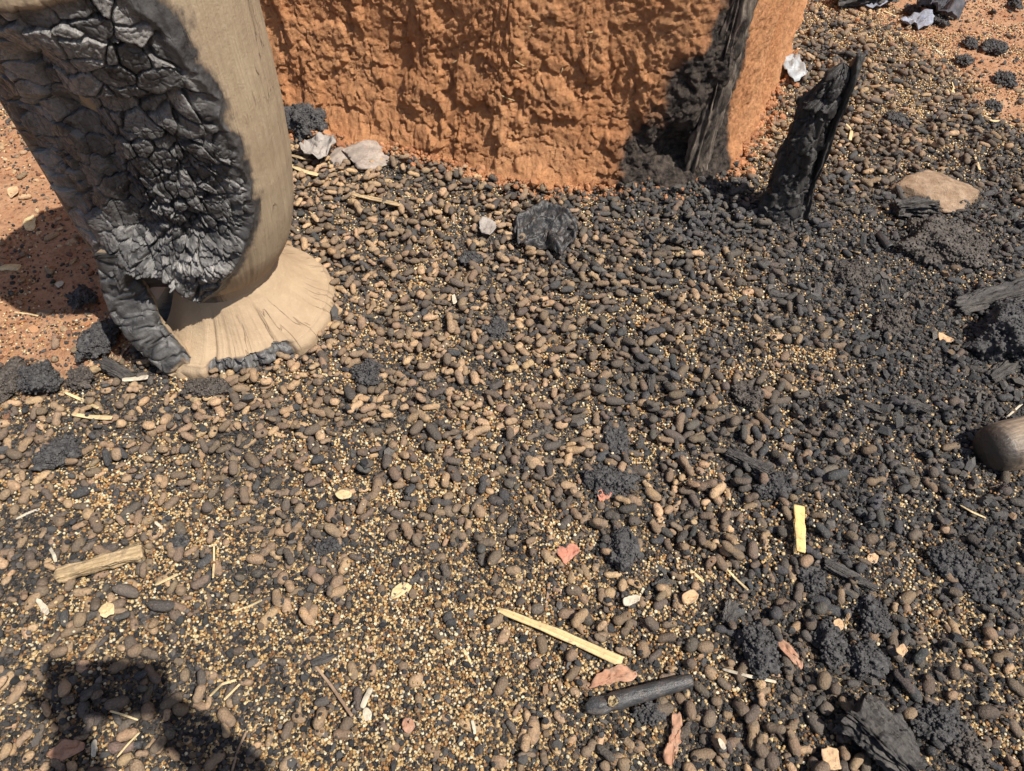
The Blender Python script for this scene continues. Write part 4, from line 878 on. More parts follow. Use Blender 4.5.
hm_ = hm_at(c[:, 0], c[:, 1]); g_ = bil(c[:, 0], c[:, 1]); above = hm_ - g_
pr *= np.where(above < .003, 1, np.where(above < .009, .20, .02))
ok = RNG.random(len(c)) < pr * (.84 - .34 * sst(.9, 1.8, c[:, 1])); c = c[ok]; hm_ = hm_[ok]; z4 = z4[ok]; N = len(c)
print('grains', N)
gs = np.clip(RNG.normal(.0021, .00042, (N, 1)), .001, .0032) * RNG.uniform(.85, 1.15, (N, 3))
GC = np.array([(.70, .53, .29), (.58, .38, .17), (.78, .68, .48), (.42, .22, .085), (.22, .115, .055), (.07, .05, .035), (.028, .026, .026)])
pw_ = np.array([.20, .19, .12, .16, .12, .10, .11]); ci = RNG.choice(7, N, p=pw_)
gc = GC[ci] * RNG.normal(1, .1, (N, 1))
scatter('sorghum_grain', np.c_[c, hm_ + gs[:, 2] * RNG.uniform(-.2, 1.3, N)], gs, RNG.uniform(0, 6.28, (N, 3)), gc, M_GRAIN, 1, 'pale and burnt sorghum grains spilled between the pods', 'grain')
c = cands(900000); z4 = zones(c); hm_ = hm_at(c[:, 0], c[:, 1]); above = hm_ - bil(c[:, 0], c[:, 1])
pr = (1 - z4[:, 3]) * (.30 + .70 * z4[:, 2]) * (1 - .45 * z4[:, 1]) + .05
pr *= np.where(above < .003, 1, np.where(above < .009, .34, .012 + .10 * sst(.8, .95, z4[:, 2])))
ok = RNG.random(len(c)) < pr * (.66 - .36 * sst(.9, 1.8, c[:, 1])); c = c[ok]; hm_ = hm_[ok]; z4 = z4[ok]; N = len(c)
print('crumbs', N)
cs = np.clip(RNG.lognormal(math.log(.0022), .42, (N, 1)), .001, .0065) * RNG.uniform(.5, 1.35, (N, 3))
cc = np.array([(.055, .054, .054), (.090, .084, .080), (.16, .14, .125), (.19, .135, .09), (.030, .030, .032)])[RNG.choice(5, N, p=[.34, .24, .10, .10, .22])]
scatter('char_crumbs', np.c_[c, hm_ + cs[:, 2] * RNG.uniform(-.3, .9, N)], cs, RNG.uniform(0, 6.28, (N, 3)), cc * RNG.normal(1, .12, (N, 1)), M_CRUMB, 1, 'black crumbs of charred grain and shell between the pods', 'char crumbs')
# angular char flakes and broken shell, thickest in the black area on the right
c = cands(150000); z4 = zones(c); hm_ = hm_at(c[:, 0], c[:, 1]); pt = fbm(np.c_[c * 9, c[:, 0] * 0], 427, 3)
ok = RNG.random(len(c)) < (.035 + .62 * sst(.62, .98, z4[:, 2] + .10 * pt)) * (1 - z4[:, 3]) * np.where(hm_ - bil(c[:, 0], c[:, 1]) < .006, 1, .30) * .62; c = c[ok]; hm_ = hm_[ok]; z4 = z4[ok]; N = len(c)
fs = np.clip(RNG.lognormal(math.log(.0040), .45, (N, 1)), .0018, .012) * np.c_[RNG.uniform(.7, 1.8, N), RNG.uniform(.5, .9, N), RNG.uniform(.22, .6, N)]
fc = np.array([(.060, .058, .058), (.10, .095, .09), (.15, .135, .12), (.042, .042, .044), (.24, .165, .105), (.34, .22, .13)])[np.where(RNG.random(N) < z4[:, 2] * .9, RNG.choice(4, N, p=[.36, .24, .12, .28]), RNG.choice(6, N))]
scatter('char_flakes', np.c_[c, hm_ + fs[:, 2] * .8 + .001], fs, np.c_[RNG.normal(0, .5, (N, 2)), RNG.uniform(0, 6.28, N)], fc * RNG.normal(1, .12, (N, 1)), M_CRUMB, 0, 'angular flakes of charcoal and broken shell in the blackened spill', 'char flakes', True)
# mud that has crumbled from the wall
row = W[int(np.argmin(np.abs(h_ax - .012))) * ncol:][:ncol]; k0 = RNG.integers(int(np.argmin(np.abs(s_ax - seg[3]))), int(np.argmin(np.abs(s_ax - seg[13]))), 4200); dd_ = RNG.exponential(.015, 4200) - .008
c = row[k0, :2] + nrm[k0] * dd_[:, None]; N = len(c); hm_ = np.maximum(hm_at(c[:, 0], c[:, 1]), .004)
cs = np.clip(RNG.lognormal(math.log(.0026), .60, (N, 1)), .0010, .012) * RNG.uniform(.5, 1.4, (N, 3))
near = np.abs(s_ax[k0] - (S_CORNER - .08)) < .13
cc = np.where((near & (RNG.random(N) < .75))[:, None], np.array([[.07, .062, .055]]), np.array([(.42, .19, .085), (.48, .235, .115), (.34, .145, .065)])[RNG.integers(0, 3, N)])
scatter('mud_crumbs', np.c_[c, hm_ + cs[:, 2] * .4], cs, RNG.uniform(0, 6.28, (N, 3)), cc * RNG.normal(1, .1, (N, 1)), M_CRUMB, 1, 'red mud crumbs fallen along the foot of the wall', 'mud crumbs')
# earth clods and bark bits on the bare earth
c = cands(150000); z4 = zones(c); ok = RNG.random(len(c)) < np.clip(z4[:, 3] - .2, 0, 1) * .60 * (.35 + .65 * (fbm(np.c_[c * 16, c[:, 0] * 0], 431, 3) > .0)); c = c[ok]; N = len(c); hm_ = hm_at(c[:, 0], c[:, 1])
cs = np.clip(RNG.lognormal(math.log(.0023), .50, (N, 1)), .0009, .009) * np.c_[RNG.uniform(.6, 1.5, (N, 2)), RNG.uniform(.4, .8, N)]
cc = np.array([(.42, .19, .09), (.50, .27, .14), (.20, .10, .06), (.05, .045, .042), (.55, .38, .22), (.28, .19, .12)])[RNG.choice(6, N, p=[.30, .17, .13, .16, .12, .12])]
scatter('earth_crumbs', np.c_[c, hm_ + cs[:, 2] * .5], cs, np.c_[RNG.normal(0, .3, (N, 2)), RNG.uniform(0, 6.28, N)], cc * RNG.normal(1, .12, (N, 1)), M_CRUMB, 1, 'clods, bark bits and char specks on the bare red earth', 'earth crumbs')

# ------------------------------------------------------------------ thin things that lie on top
def surf(px, py, lift=.001):
    p = at(px, py, .012); i = int((p[0] - HX0) / HR); j = int((p[1] - HY0) / HR)
    zt = float(np.percentile(HM[max(j - 2, 0):j + 3, max(i - 2, 0):i + 3], 85)) + lift
    return at(px, py, zt)
def strip(name, pts, wpx, th, mat, label, cat, group=None, taper=(.7, .7), round_=False, lift=.0015, seed=1):
    Q = [surf(*p, lift) for p in pts]; m = ppm(Q[0])
    if len(Q) == 2:
        z_ = [max(Q[0][2], Q[1][2] - .008), max(Q[1][2], Q[0][2] - .008)]; mid_ = surf((pts[0][0] + pts[1][0]) / 2, (pts[0][1] + pts[1][1]) / 2, lift)
        Q = [at(*pts[0], z_[0]), at((pts[0][0] + pts[1][0]) / 2, (pts[0][1] + pts[1][1]) / 2, max((z_[0] + z_[1]) / 2, mid_[2] - .002)), at(*pts[1], z_[1])]
    Q = np.array(Q); c0 = Q.mean(0)
    an = math.atan2(Q[-1][1] - Q[0][1], Q[-1][0] - Q[0][0])
    o = link(name, strip_mesh(rotz(Q - c0, -an), wpx / m, th, mat, seed, taper, round_), None, tuple(c0)); o.rotation_euler = (0, 0, an); return tag(o, label, cat, group)
strip('split_cane', [(497, 609), (560, 634), (622, 662)], 11, .0022, M_BAMBOO, 'long pale yellow split cane lying on the grain', 'cane strip', taper=(.25, .95), lift=.008)
strip('wood_chip', [(799, 506), (801, 552)], 11, .004, M_CANE2, 'short yellow wood chip lying upright in the dark pods', 'wood chip', taper=(.9, .7), lift=.008)
for pts, w, mat, lab in [
 ([(722, 669), (748, 676), (776, 682)], 4, M_WHITE, 'thin white straw right of the blackened tube'),
 ([(304, 652), (330, 684), (352, 716)], 4, M_TWIG, 'long brown twig fallen across the grain at lower left'),
 ([(552, 570), (548, 592), (546, 610)], 3.5, M_TWIG, 'thin brown twig standing below the red leaf'),
 ([(232, 771), (238, 750), (246, 732)], 3.5, M_TWIG, 'thin grey twig crossing the shadow edge at the bottom'),
 ([(214, 545), (214, 562), (213, 578)], 2.5, M_STRAW, 'hair-thin straw upright in the grain left of centre'),
 ([(110, 711), (124, 715), (138, 720)], 2.5, M_STRAW, 'thin straw in the small shadow at bottom left'),
 ([(117, 757), (128, 744), (140, 732)], 2.5, M_STRAW, 'bent straw right of the pink leaf in the shadow'),
 ([(16, 519), (28, 513), (40, 509)], 4, M_WHITE, 'white fibre near the left edge'),
 ([(116, 595), (121, 588), (127, 582)], 4, M_WHITE, 'white fibre below the pale wood splinter'),
 ([(50, 548), (54, 555), (56, 562)], 4, M_WHITE, 'white fibre at the left tip of the pale wood splinter'),
 ([(155, 522), (160, 526), (165, 531)], 3.5, M_WHITE, 'small white fibre above right of the pale wood splinter'),
 ([(155, 585), (168, 579), (178, 574)], 4, M_STRAW, 'pale straw bit right of the pale wood splinter'),
 ([(352, 194), (375, 199), (400, 205)], 7, M_WOOD, 'flat pale wood strip among pods below the wall'),
 ([(290, 165), (303, 171), (318, 175)], 6, M_STRAW, 'pale cane flake beside the mortar rim'),
 ([(290, 155), (302, 158), (312, 160)], 5, M_WOOD, 'brown straw piece under the black clump by the wall'),
 ([(64, 392), (82, 400), (98, 408)], 4, M_STRAW, 'thin straw below the mortar strut'),
 ([(72, 414), (90, 417), (112, 418)], 6, M_STRAW, 'broad straw flake in pods below the mortar strut'),
 ([(122, 380), (134, 379), (148, 377)], 7, M_WHITE, 'cream husk flake at the lower end of the strut'),
 ([(118, 362), (124, 350), (130, 344)], 4, M_TWIG, 'forked twig under the mortar strut'),
 ([(0, 268), (10, 267), (20, 268)], 11, M_STRAW, 'pale cane stub at the left edge on red earth'),
 ([(14, 312), (30, 314), (38, 316)], 2.5, M_STRAW, 'thin straw on shaded earth left of the mortar'),
 ([(152, 288), (156, 280), (160, 274)], 5, M_WHITE, 'pale splinter seen through the gap under the mortar cup'),
 ([(876, 8), (886, 12), (896, 16)], 4, M_STRAW, 'yellow straw at the top beside the burnt billet'),
 ([(934, 48), (940, 53), (944, 56)], 3, M_WHITE, 'white straw among pods near the upper right edge'),
 ([(952, 57), (960, 58), (968, 58)], 2.5, M_STRAW, 'short straw in front of a little black lump, upper right'),
 ([(984, 115), (992, 121), (1004, 121), (1012, 126)], 4, M_STRAW, 'pale bent twig among dark pods at upper right'),
 ([(952, 82), (954, 88), (952, 94)], 3, M_STRAW, 'curved straw on grain, upper right'),
 ([(975, 156), (978, 164), (980, 170)], 3, M_STRAW, 'small tan straw right of the tan stone'),
 ([(838, 247), (850, 250), (860, 253)], 4, M_WOOD, 'brown wood sliver left of the small open tube'),
 ([(846, 124), (852, 130), (850, 140)], 4, M_STRAW, 'curled straw against the right side of the stake'),
 ([(690, 570), (697, 576), (704, 582)], 4, M_STRAW, 'short straw between the pods above the white husk'),
 ([(728, 570), (735, 578), (748, 590)], 3, M_STRAW, 'thin yellow straw among pods right of the white husk'),
 ([(362, 708), (366, 698), (371, 688)], 7, M_WHITE, 'cream husk piece just above the white chip'),
 ([(390, 600), (395, 590), (396, 586)], 4, M_WHITE, 'narrow cream shred beside the cream husk flake'),
 ([(464, 650), (468, 658), (472, 664)], 4, M_STRAW, 'small tan straw left of the split cane'),
 ([(472, 720), (474, 728), (475, 734)], 4, M_WHITE, 'small white shred in the grain at the bottom'),
 ([(240, 684), (232, 692), (224, 700)], 3, M_STRAW, 'forked straw in grain left of the fallen twig'),
 ([(210, 696), (222, 684), (236, 680)], 3.5, M_STRAW, 'pale straw above the shadow edge at bottom left'),
 ([(1006, 418), (1016, 409), (1024, 402)], 2.5, M_WHITE, 'thin white stem above the pestle'),
 ([(232, 612), (250, 606), (262, 600)], 3, M_STRAW, 'thin straw lying on grain left of centre'),
 ([(524, 492), (534, 505), (540, 514)], 2.5, M_TWIG, 'hair-thin dark stem below the central clumps'),
 ([(960, 505), (972, 512), (986, 518)], 2.5, M_STRAW, 'thin straw in black char below the pestle'),
]:
    strip('straw_piece' if mat is not M_TWIG else 'twig', pts, w, max(.0012, w * .00045), mat, lab, 'straw' if mat is not M_TWIG else 'twig', 'straws and twigs on the spill', (.5, .6), mat is M_TWIG, .0015, seed=int(pts[0][0]))
# pale splinter of wood, wider at one end
def splinter():
    q = [surf(54, 576, .004), surf(95, 565, .006), surf(142, 551, .006)]; zt = max(v[2] for v in q); q = np.array([at(54, 576, zt - .002), at(95, 565, zt), at(142, 551, zt)])
    c0 = q.mean(0); n = 60; nu = 40; s = np.linspace(0, 1, n); C = np.stack([np.interp(s, [0, .5, 1], q[:, i] - c0[i]) for i in range(3)], 1)
    ax = C[-1] - C[0]; ax /= np.linalg.norm(ax); sd_ = np.cross(ax, [0, 0, 1]); sd_ /= np.linalg.norm(sd_); up_ = np.cross(sd_, ax)
    S_, U_ = np.repeat(s, nu), np.tile(np.linspace(0, 2 * np.pi, nu, endpoint=False), n)
    w = np.interp(S_, [0, .04, .15, .6, .85, .95, 1], [.004, .010, .0115, .0098, .0125, .017, .0165]); t_ = np.interp(S_, [0, .06, .8, 1], [.003, .007, .008, .009])
    pw = lambda v: np.sign(v) * np.abs(v) ** .6
    g = np.abs(fbm(np.stack([S_ * 3.2, np.cos(U_) * 3.4, np.sin(U_) * 3.4], 1), 441, 4)); k_ = .66 + .95 * g
    V = np.repeat(C, nu, 0) + sd_ * (pw(np.cos(U_)) * w * k_)[:, None] + up_ * (pw(np.sin(U_)) * t_ * k_)[:, None] + ax * ((S_ > .9) * .006 * fbm(np.stack([np.cos(U_) * 3, np.sin(U_) * 3, S_ * 0], 1), 443, 2))[:, None]
    V = np.r_[V, [C[0]], [C[-1]]]; cap = np.r_[[[(i + 1) % nu, i, nu * n] for i in range(nu)], [[(n - 1) * nu + i, (n - 1) * nu + (i + 1) % nu, nu * n + 1] for i in range(nu)]]
    an = math.atan2(ax[1], ax[0]); V = rotz(V, -an); o = link('wood_splinter', mesh_np('wood_splinter', V, [grid_faces(nu, n, True), cap], M_WOOD), None, tuple(c0)); o.rotation_euler = (0, 0, an); tag(o, 'pale bone-like wood splinter with a flared end at the left', 'wood piece')
splinter()
# flat scraps: outline in pixels
def scrap(name, poly, mat, label, cat, group=None, curl=.25, crease=.12, thick=.0008, lift=.002, seed=1):
    P = np.array([at(*p, .012)[:2] for p in poly]); c = P.mean(0)
    ii = np.clip(((P[:, 0] - HX0) / HR).astype(int), 0, hnx - 1); jj = np.clip(((P[:, 1] - HY0) / HR).astype(int), 0, hny - 1)
    ci, cj = int((c[0] - HX0) / HR), int((c[1] - HY0) / HR)
    z_ = float(np.percentile(np.r_[HM[jj, ii], HM[cj - 3:cj + 4, ci - 3:ci + 4].ravel()], 88)) + lift
    sh = at(float(np.mean([p[0] for p in poly])), float(np.mean([p[1] for p in poly])), z_)
    o = link(name, sheet_mesh(P - c, seed, mat, thick, curl, crease), None, (sh[0], sh[1], z_)); return tag(o, label, cat, group)
LG = 'dry leaves on the spill'
scrap('dry_leaf', [(556, 552), (558, 545), (565, 549), (570, 544), (579, 548), (580, 553), (573, 557), (569, 563), (564, 565), (561, 560)], M_LEAFR, 'small lobed brick-red leaf lying on the grain', 'leaf', LG, .22, seed=3)
scrap('dry_leaf', [(596, 493), (603, 489), (612, 492), (610, 499), (600, 503)], M_LEAFR, 'small red leaf scrap under the broad central clump', 'leaf', LG, .25, seed=4)
scrap('dry_leaf', [(588, 691), (592, 680), (602, 673), (614, 667), (628, 666), (638, 676), (630, 683), (612, 684), (598, 688)], M_LEAFB, 'pinkish brown leaf half under the blackened tube', 'leaf', LG, .3, seed=5)
scrap('dry_leaf', [(672, 714), (682, 713), (681, 728), (680, 742), (676, 756), (671, 768), (662, 762), (667, 745), (672, 730)], M_LEAFB, 'long tan-pink leaf strip below the blackened tube', 'leaf', LG, .2, seed=6)
scrap('dry_leaf', [(774, 640), (780, 639), (790, 648), (803, 664), (802, 670), (792, 662), (780, 650)], M_LEAFB, 'curled brown leaf lying between black clumps', 'leaf', LG, .35, seed=7)
scrap('dry_leaf', [(820, 749), (830, 747), (839, 750), (839, 764), (842, 770), (826, 770), (823, 760)], M_LEAFT, 'square tan leaf flake at the bottom edge left of the charcoal', 'leaf', LG, .12, seed=8)
scrap('dry_leaf', [(45, 756), (56, 746), (70, 739), (84, 741), (86, 749), (72, 757), (56, 763)], M_LEAFB, 'dusty pink leaf in the shadow at the bottom left', 'leaf', LG, .18, seed=9)
scrap('dry_leaf', [(833, 620), (840, 618), (844, 625), (840, 633), (832, 632)], M_LEAFT, 'cream yellow leaf flake above the dark clumps at lower right', 'leaf', LG, .2, seed=10)
scrap('dry_leaf', [(894, 651), (902, 643), (908, 651), (902, 657)], M_LEAFT, 'tiny cream leaf flake at the edge of the lower right grain', 'leaf', LG, .2, seed=11)
scrap('dry_leaf', [(866, 556), (873, 553), (879, 557), (876, 565), (868, 563)], M_LEAFT, 'tiny orange-tan flake right of the yellow wood chip', 'leaf', LG, .2, seed=12)
scrap('dry_leaf', [(935, 337), (942, 334), (952, 340), (951, 345), (940, 343)], M_LEAFT, 'small curled orange husk left of the black granular mound', 'leaf', LG, .6, seed=13)
scrap('dry_leaf', [(680, 596), (694, 589), (700, 597), (690, 606), (682, 604)], M_LEAFT, 'crumpled tan husk right of the white husk', 'leaf', LG, .6, .15, seed=14)
scrap('dry_leaf', [(402, 720), (410, 717), (416, 726), (409, 735), (402, 730)], M_LEAFB, 'small brown leaf scrap at the bottom among grain', 'leaf', LG, .5, seed=15)
HG_ = 'pale husks and chips on the spill'
scrap('pale_husk', [(390, 598), (393, 588), (402, 583), (411, 583), (411, 589), (402, 596), (394, 600)], M_STRAW, 'cream husk flake on grain left of the red leaf', 'husk', HG_, .3, .1, .0015, seed=21)
scrap('pale_husk', [(622, 599), (631, 595), (640, 595), (640, 601), (631, 605), (624, 606)], M_WHITE, 'rounded white husk right of the split cane', 'husk', HG_, .25, 0, .003, .003, seed=22)
scrap('pale_husk', [(362, 710), (366, 707), (372, 711), (371, 720), (364, 722)], M_WHITE, 'bright white chip in the grain at lower left', 'husk', HG_, .2, 0, .003, .003, seed=23)
scrap('pale_husk', [(36, 601), (41, 599), (51, 612), (48, 617), (41, 611)], M_WHITE, 'cream sliver near the left edge above the shadow', 'husk', HG_, .25, 0, .002, seed=24)
scrap('pale_husk', [(98, 610), (106, 603), (116, 605), (114, 614), (104, 619)], M_STRAW, 'yellowish husk right of the cream sliver', 'husk', HG_, .4, .1, .0015, seed=25)
scrap('pale_husk', [(92, 742), (96, 738), (98, 748), (94, 758), (91, 756)], M_WHITE, 'white sliver right of the dusty pink leaf', 'husk', HG_, .2, 0, .0015, seed=26)
scrap('pale_husk', [(334, 494), (340, 490), (352, 492), (351, 498), (340, 500)], M_STRAW, 'cream pod-shaped husk left of centre', 'husk', HG_, .3, 0, .003, seed=27)
scrap('pale_husk', [(90, 343), (97, 337), (101, 341), (96, 350), (89, 352)], M_WHITE, 'cream chip on shaded earth beside the jet black lump', 'husk', HG_, .2, 0, .002, seed=28)
scrap('pale_husk', [(54, 284), (62, 280), (65, 284), (58, 288)], M_WHITE, 'small white chip on the shaded earth', 'husk', HG_, .2, 0, .002, seed=29)
scrap('pale_husk', [(451, 296), (455, 294), (457, 302), (453, 306)], M_WHITE, 'tiny white chip in the grain streak', 'husk', HG_, .2, 0, .002, seed=30)
scrap('pale_husk', [(717, 739), (721, 738), (727, 748), (722, 750)], M_WHITE, 'tiny grey-white chip below the thin white straw', 'husk', HG_, .2, 0, .0015, seed=31)
scrap('pale_husk', [(22, 220), (34, 214), (38, 226), (28, 234)], M_STRAW, 'tan bark flake on lit red earth at far left', 'husk', HG_, .25, 0, .0015, seed=32)
scrap('pale_husk', [(6, 190), (18, 186), (20, 194), (10, 200)], M_LEAFT, 'orange bark flake at the left edge under the mortar', 'husk', HG_, .25, 0, .0015, seed=33)
PG = 'plastic and cloth scraps'
scrap('plastic_scrap', [(778, 62), (788, 57), (796, 58), (800, 70), (806, 78), (796, 82), (784, 78)], M_PLASW, 'bluish white plastic scrap at the foot of the wall end', 'plastic scrap', PG, .35, .12, .001, .006, seed=41)
scrap('plastic_scrap', [(478, 226), (484, 219), (498, 224), (494, 234), (488, 239), (481, 233)], M_ASH, 'small pale translucent scrap left of the black bag', 'plastic scrap', PG, .3, .1, .0008, .003, seed=42)
scrap('ashy_film', [(300, 148), (312, 140), (326, 140), (338, 146), (332, 158), (318, 163), (304, 160)], M_ASH, 'grey crumpled film beside the mortar at the wall foot', 'plastic scrap', PG, .35, .3, .001, .006, seed=43)
scrap('burnt_cloth', [(908, 14), (922, 4), (936, -4), (952, 2), (960, 12), (958, 22), (946, 24), (932, 16), (918, 18)], M_CLOTH, 'crumpled dark burnt cloth at the top right', 'cloth', PG, .35, .35, .003, .010, seed=44)
scrap('cloth_scrap', [(896, 24), (908, 18), (926, 17), (932, 22), (930, 29), (914, 30), (902, 27)], M_CLOTHB, 'small grey-blue cloth scrap left of the burnt cloth', 'cloth', PG, .3, .2, .002, .004, seed=45)
scrap('cloth_scrap', [(858, 2), (872, -2), (888, 4), (884, 8), (868, 8)], M_CLOTHB, 'grey film scrap at the top beside the charred billet', 'cloth', PG, .3, .2, .002, .012, seed=46)
# crumpled black bag
def bag():
    out = [(509, 232), (516, 220), (526, 213), (540, 206), (556, 210), (570, 216), (581, 224), (579, 238), (574, 250), (564, 262), (556, 257), (547, 252), (536, 251), (526, 251), (515, 247)]
    P = np.array([at(*p_, .02)[:2] for p_ in out]); c = at(545, 231, .02)[:2]; P = c + (P - c) * .90; n = len(P); m = n * 8; rings = 36
    t = np.linspace(0, n, m, endpoint=False); i = t.astype(int); f = (t - i)[:, None]; B = P[i % n] * (1 - f) + P[(i + 1) % n] * f
    rho = np.repeat(np.linspace(0, 1, rings + 1)[1:], m); X = np.concatenate([c + (B - c) * k_ for k_ in np.linspace(0, 1, rings + 1)[1:]]) - c
    X = np.r_[[[0, 0]], X]; rho = np.r_[0, rho]
    w = X / .05 + .30 * np.stack([fbm(np.c_[X / .04, X[:, 0] * 0], 455, 2), fbm(np.c_[X / .04, X[:, 0] * 0 + 5], 456, 2)], 1); Xw = X + .006 * np.stack([fbm(np.c_[X * 60, X[:, 0] * 0], 457, 2), fbm(np.c_[X * 60, X[:, 0] * 0 + 3], 458, 2)], 1)
    def dist(line):
        L_ = np.array([at(*p_, .02)[:2] - c for p_ in line]); best_ = np.full(len(X), 9.)
        for a_, b_ in zip(L_[:-1], L_[1:]):
            t_ = np.clip(((Xw - a_) @ (b_ - a_)) / ((b_ - a_) @ (b_ - a_)), 0, 1); best_ = np.minimum(best_, np.linalg.norm(Xw - a_ - t_[:, None] * (b_ - a_), axis=1))
        return best_
    z = -.006 * np.ones(len(X))
    for line, hgt, wid in [([(516, 226), (530, 216), (544, 211), (560, 215), (575, 224)], .036, .011), ([(513, 240), (526, 236), (540, 230), (553, 226)], .034, .0050), ([(518, 248), (532, 245), (548, 238)], .020, .0045), ([(553, 228), (566, 226), (578, 230), (576, 243), (566, 256), (556, 250), (552, 240)], .030, .0075), ([(560, 258), (570, 246)], .022, .008)]:
        z = np.maximum(z, hgt * np.exp(-(np.clip(dist(line) - .002, 0, 1) / wid) ** 1.6))
    e1 = w @ [.86, .5]; e2 = w @ [-.5, .86]
    z = .72 * z * (1 - .45 * rho ** 10) + .013 * np.abs(fbm(np.c_[e1 * 3, e2 * 9, e1 * 0], 469, 3)) + .006 * fbm(np.c_[w * 7, e1 * 0], 470, 2)
    X = X + .006 * np.stack([fbm(np.c_[w * 1.8, z * 40], 467, 2), fbm(np.c_[w * 1.8, z * 40], 468, 2)], 1)
    V = np.c_[X, z]; F3 = [[0, 1 + a_, 1 + (a_ + 1) % m] for a_ in range(m)]
    F4 = [[1 + k_ * m + a_, 1 + (k_ + 1) * m + a_, 1 + (k_ + 1) * m + (a_ + 1) % m, 1 + k_ * m + (a_ + 1) % m] for k_ in range(rings - 1) for a_ in range(m)]
    o = link('plastic_bag', mesh_np('plastic_bag', V, [np.array(F3), np.array(F4)], M_BAG), None, (c[0], c[1], .020)); sd_ = o.modifiers.new('film', 'SOLIDIFY'); sd_.thickness = .0012
    return tag(o, 'crumpled black plastic bag lying on the pods before the wall', 'plastic bag')
bag()
# blackened tube, melted at its left end
def tube():
    a, b = surf(586, 709, .008), surf(692, 680, .010); zt = max(a[2], b[2]); a = at(586, 709, zt - .003); b = at(692, 680, zt)
    L = np.linalg.norm(b - a); nu = 30; X = np.linspace(0, 1, 60); U = np.linspace(0, 2 * np.pi, nu, endpoint=False)
    X_, U_ = np.repeat(X, nu), np.tile(U, 60)
    r = np.interp(X_, [0, .06, .14, .22, .28, .4, .7, .94, .99, 1], [.006, .0105, .0125, .010, .0118, .0112, .0102, .0092, .0086, .007])
    q = np.stack([X_ * 6, np.cos(U_), np.sin(U_)], 1); melt = sst(.36, .16, X_)
    r = r * (1 + .32 * melt * fbm(q * np.array([2, 1.4, 1.4]), 471, 3) + .02 * fbm(q * 3, 473, 2))
    V = np.stack([X_ * L, np.cos(U_) * r, np.sin(U_) * r * (1 - .25 * melt)], 1)
    end = V[-nu:].copy(); inn_ = end * np.array([1, .62, .62]); inn2 = inn_ - [.02, 0, 0]
    V = np.r_[V, inn_, inn2, [[L - .02, 0, 0]], [[-.001, 0, 0]]]; nv = 62
    cap = np.r_[[[(i + 1) % nu, i, nu * nv + 1] for i in range(nu)], [[(nv - 1) * nu + i, (nv - 1) * nu + (i + 1) % nu, nu * nv] for i in range(nu)]]
    root = empty('blackened_tube', tuple(a), 'shiny blackened tube with a melted left end at the bottom', 'tube'); d = b - a; root.rotation_euler = (0, -math.asin(d[2] / L), math.atan2(d[1], d[0]))
    link('tube_body', mesh_np('tube_body', V, [grid_faces(nu, nv, True), cap], M_TUBE), root)
    res = sheet_mesh([(-.009, -.004), (-.003, -.007), (.006, -.005), (.010, 0), (.005, .006), (-.004, .006)], 77, simple('brown_residue', (.24, .18, .10), (.40, .31, .18), 300, bumpd=.001), .004, .5, .5)
    r_ = link('melted_residue', res, root, (L * .245, -.002, .0075)); tag(r_, 'tan burnt residue stuck on the tube')
tube()
# little open tube on the right
def small_tube():
    a, b = at(878, 233, .026), at(891, 250, .018); L = .046; nu = 24
    prof = [(0, 0), (.0, .006), (.3, .0078), (.33, .0085), (.80, .0090), (.84, .0098), (.96, .0100), (1, .0095), (1, .0066), (.8, .006), (.6, .0058), (.58, 0)]
    V = np.concatenate([np.stack([np.full(nu, x * L), np.cos(np.linspace(0, 2 * np.pi, nu, endpoint=False)) * r, np.sin(np.linspace(0, 2 * np.pi, nu, endpoint=False)) * r], 1) for x, r in prof])
    o = link('open_tube', mesh_np('open_tube', V, grid_faces(nu, len(prof), True), M_TUBE), None, tuple(a)); d = b - a; o.rotation_euler = (0, R(8), math.atan2(d[1], d[0])); tag(o, 'small dark open-ended tube in the char below the tan stone', 'tube')
small_tube()
# straws sticking out of the mud are parts of the wall
for px, py, hz, dx, dz in [(508, 98, .15, .03, -.012), (530, 25, .33, .008, .002), (590, 32, .32, .014, .001), (562, 70, .23, .004, .014), (520, 62, .25, .02, -.012), (455, 60, .22, .015, .01)]:
    d = _fw + np.array([1, 0, 0]) * ((px - 512) / FPX) + _up * (-(py - 385.5) / FPX)
    k_ = int(np.argmin(np.hypot(*(np.array(project(W[:n0])) - np.array([[px], [py]]))))); p = W[k_] - [.42, 1.45, 0] + [0, -.002, 0]
    link('straw', strip_mesh([p - [dx / 2, 0, dz / 2], p + [0, -.003, 0], p + [dx / 2, -.001, dz / 2]], .0026, .002, M_STRAW, px, (.5, .5), True, 8), wall)

# ------------------------------------------------------------------ the photographer, just behind the lens; only the shadow falls into view
def skin(name, verts, edges, radii, mat, parent, root_i=0, sub=2):
    me = bpy.data.meshes.new(name); me.from_pydata(verts, edges, []); o = link(name, me, parent)
    sk = o.modifiers.new('skin', 'SKIN'); lay = me.skin_vertices[0] if me.skin_vertices else None
    if lay is None:
        bpy.context.view_layer.objects.active = o
        lay = me.skin_vertices[0] if me.skin_vertices else None
    if lay:
        for i, r_ in enumerate(radii): lay.data[i].radius = (r_, r_); lay.data[i].use_root = (i == root_i)
    sb = o.modifiers.new('sub', 'SUBSURF'); sb.levels = sub; sb.render_levels = sub; me.materials.append(mat); return o
M_SHIRT = simple('plain_shirt', (.10, .12, .17), (.16, .18, .24), 60); M_SKIN = simple('skin', (.16, .085, .05), (.22, .12, .075), 60, rough=.6); M_PHONE = simple('phone_case', (.01, .01, .01), (.02, .02, .02), 60, rough=.4)
person = empty('person', (.03, -.42, 0), 'person bent over a phone just outside the frame, shadow at the bottom left', 'person')
def wp_(v): return tuple(np.array(v, float) - [.03, -.42, 0])
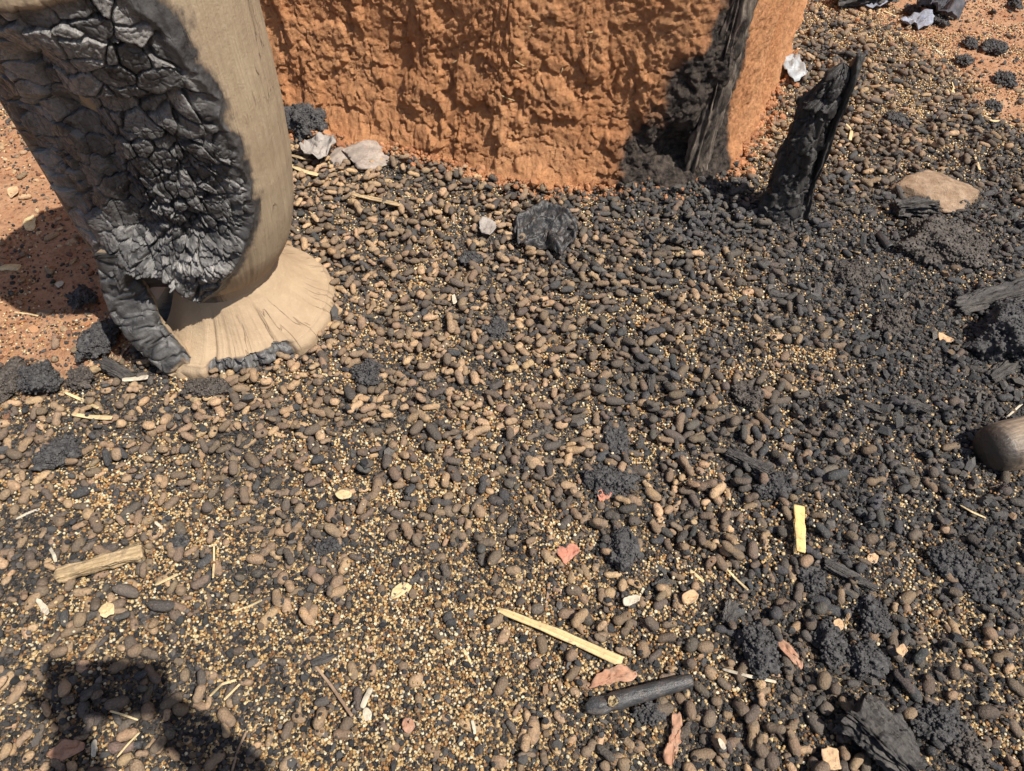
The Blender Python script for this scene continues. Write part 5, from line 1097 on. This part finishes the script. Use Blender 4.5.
bv = [(.03, -.50, .62), (.03, -.50, .80), (.03, -.48, .98), (.03, -.46, 1.10), (.03, -.43, 1.19), (.03, -.37, 1.26), (.03, -.34, 1.34), (.03, -.35, 1.41),
      (.22, -.42, 1.09), (.30, -.20, .97), (.17, -.085, .955), (.098, -.035, .985), (-.16, -.42, 1.09), (-.10, -.27, .84), (-.035, -.12, .905), (-.025, -.050, .955),
      (.13, -.50, .58), (.15, -.30, .36), (.15, -.46, .07), (.15, -.34, .03), (-.07, -.50, .58), (-.09, -.32, .36), (-.09, -.46, .07), (-.09, -.34, .03)]
be = [(0, 1), (1, 2), (2, 3), (3, 4), (4, 5), (5, 6), (6, 7), (3, 8), (8, 9), (9, 10), (10, 11), (3, 12), (12, 13), (13, 14), (14, 15), (0, 16), (16, 17), (17, 18), (18, 19), (0, 20), (20, 21), (21, 22), (22, 23)]
br = [.14, .13, .135, .12, .05, .07, .085, .06, .06, .042, .036, .030, .06, .050, .050, .042, .085, .065, .042, .035, .085, .065, .042, .035]
for s_, w_ in ((1, 11),):
    for k_ in range(4):
        i = len(bv); bv += [(s_ * .094, -.026 + .004 * k_, 1.032 - .020 * k_), (s_ * .080, -.005 + .002 * k_, 1.036 - .020 * k_), (s_ * .066, -.008, 1.036 - .020 * k_)]; be += [(w_, i), (i, i + 1), (i + 1, i + 2)]; br += [.009, .0085, .007]
    i = len(bv); bv += [(s_ * .092, -.055, .985), (s_ * .070, -.050, 1.0)]; be += [(w_, i), (i, i + 1)]; br += [.010, .008]
for k_ in range(4):
    i = len(bv); bv += [(-.060, -.030 + .004 * k_, .975 + .018 * k_), (-.086, -.012, .990 + .018 * k_), (-.090, -.002, .998 + .018 * k_)]; be += [(15, i), (i, i + 1), (i + 1, i + 2)]; br += [.009, .0085, .007]
i = len(bv); bv += [(-.030, -.058, .985), (-.032, -.055, 1.01)]; be += [(15, i), (i, i + 1)]; br += [.010, .008]
skin('body', [wp_(v) for v in bv], be, br, M_SHIRT, person, 0, 2)
phone_c = np.array([0, 0, CAMH]) - _fw * .016 + _up * .020
ph_ = strip_mesh([(-.082, 0, 0), (0, 0, 0), (.082, 0, 0)], .078, .009, M_PHONE, 1, (.97, .97), False, 8)
ph_o = tag(link('phone', ph_, None, tuple(phone_c)), 'black phone held level just outside the frame', 'phone'); ph_o.rotation_euler = (R(90) - PITCH, 0, 0)
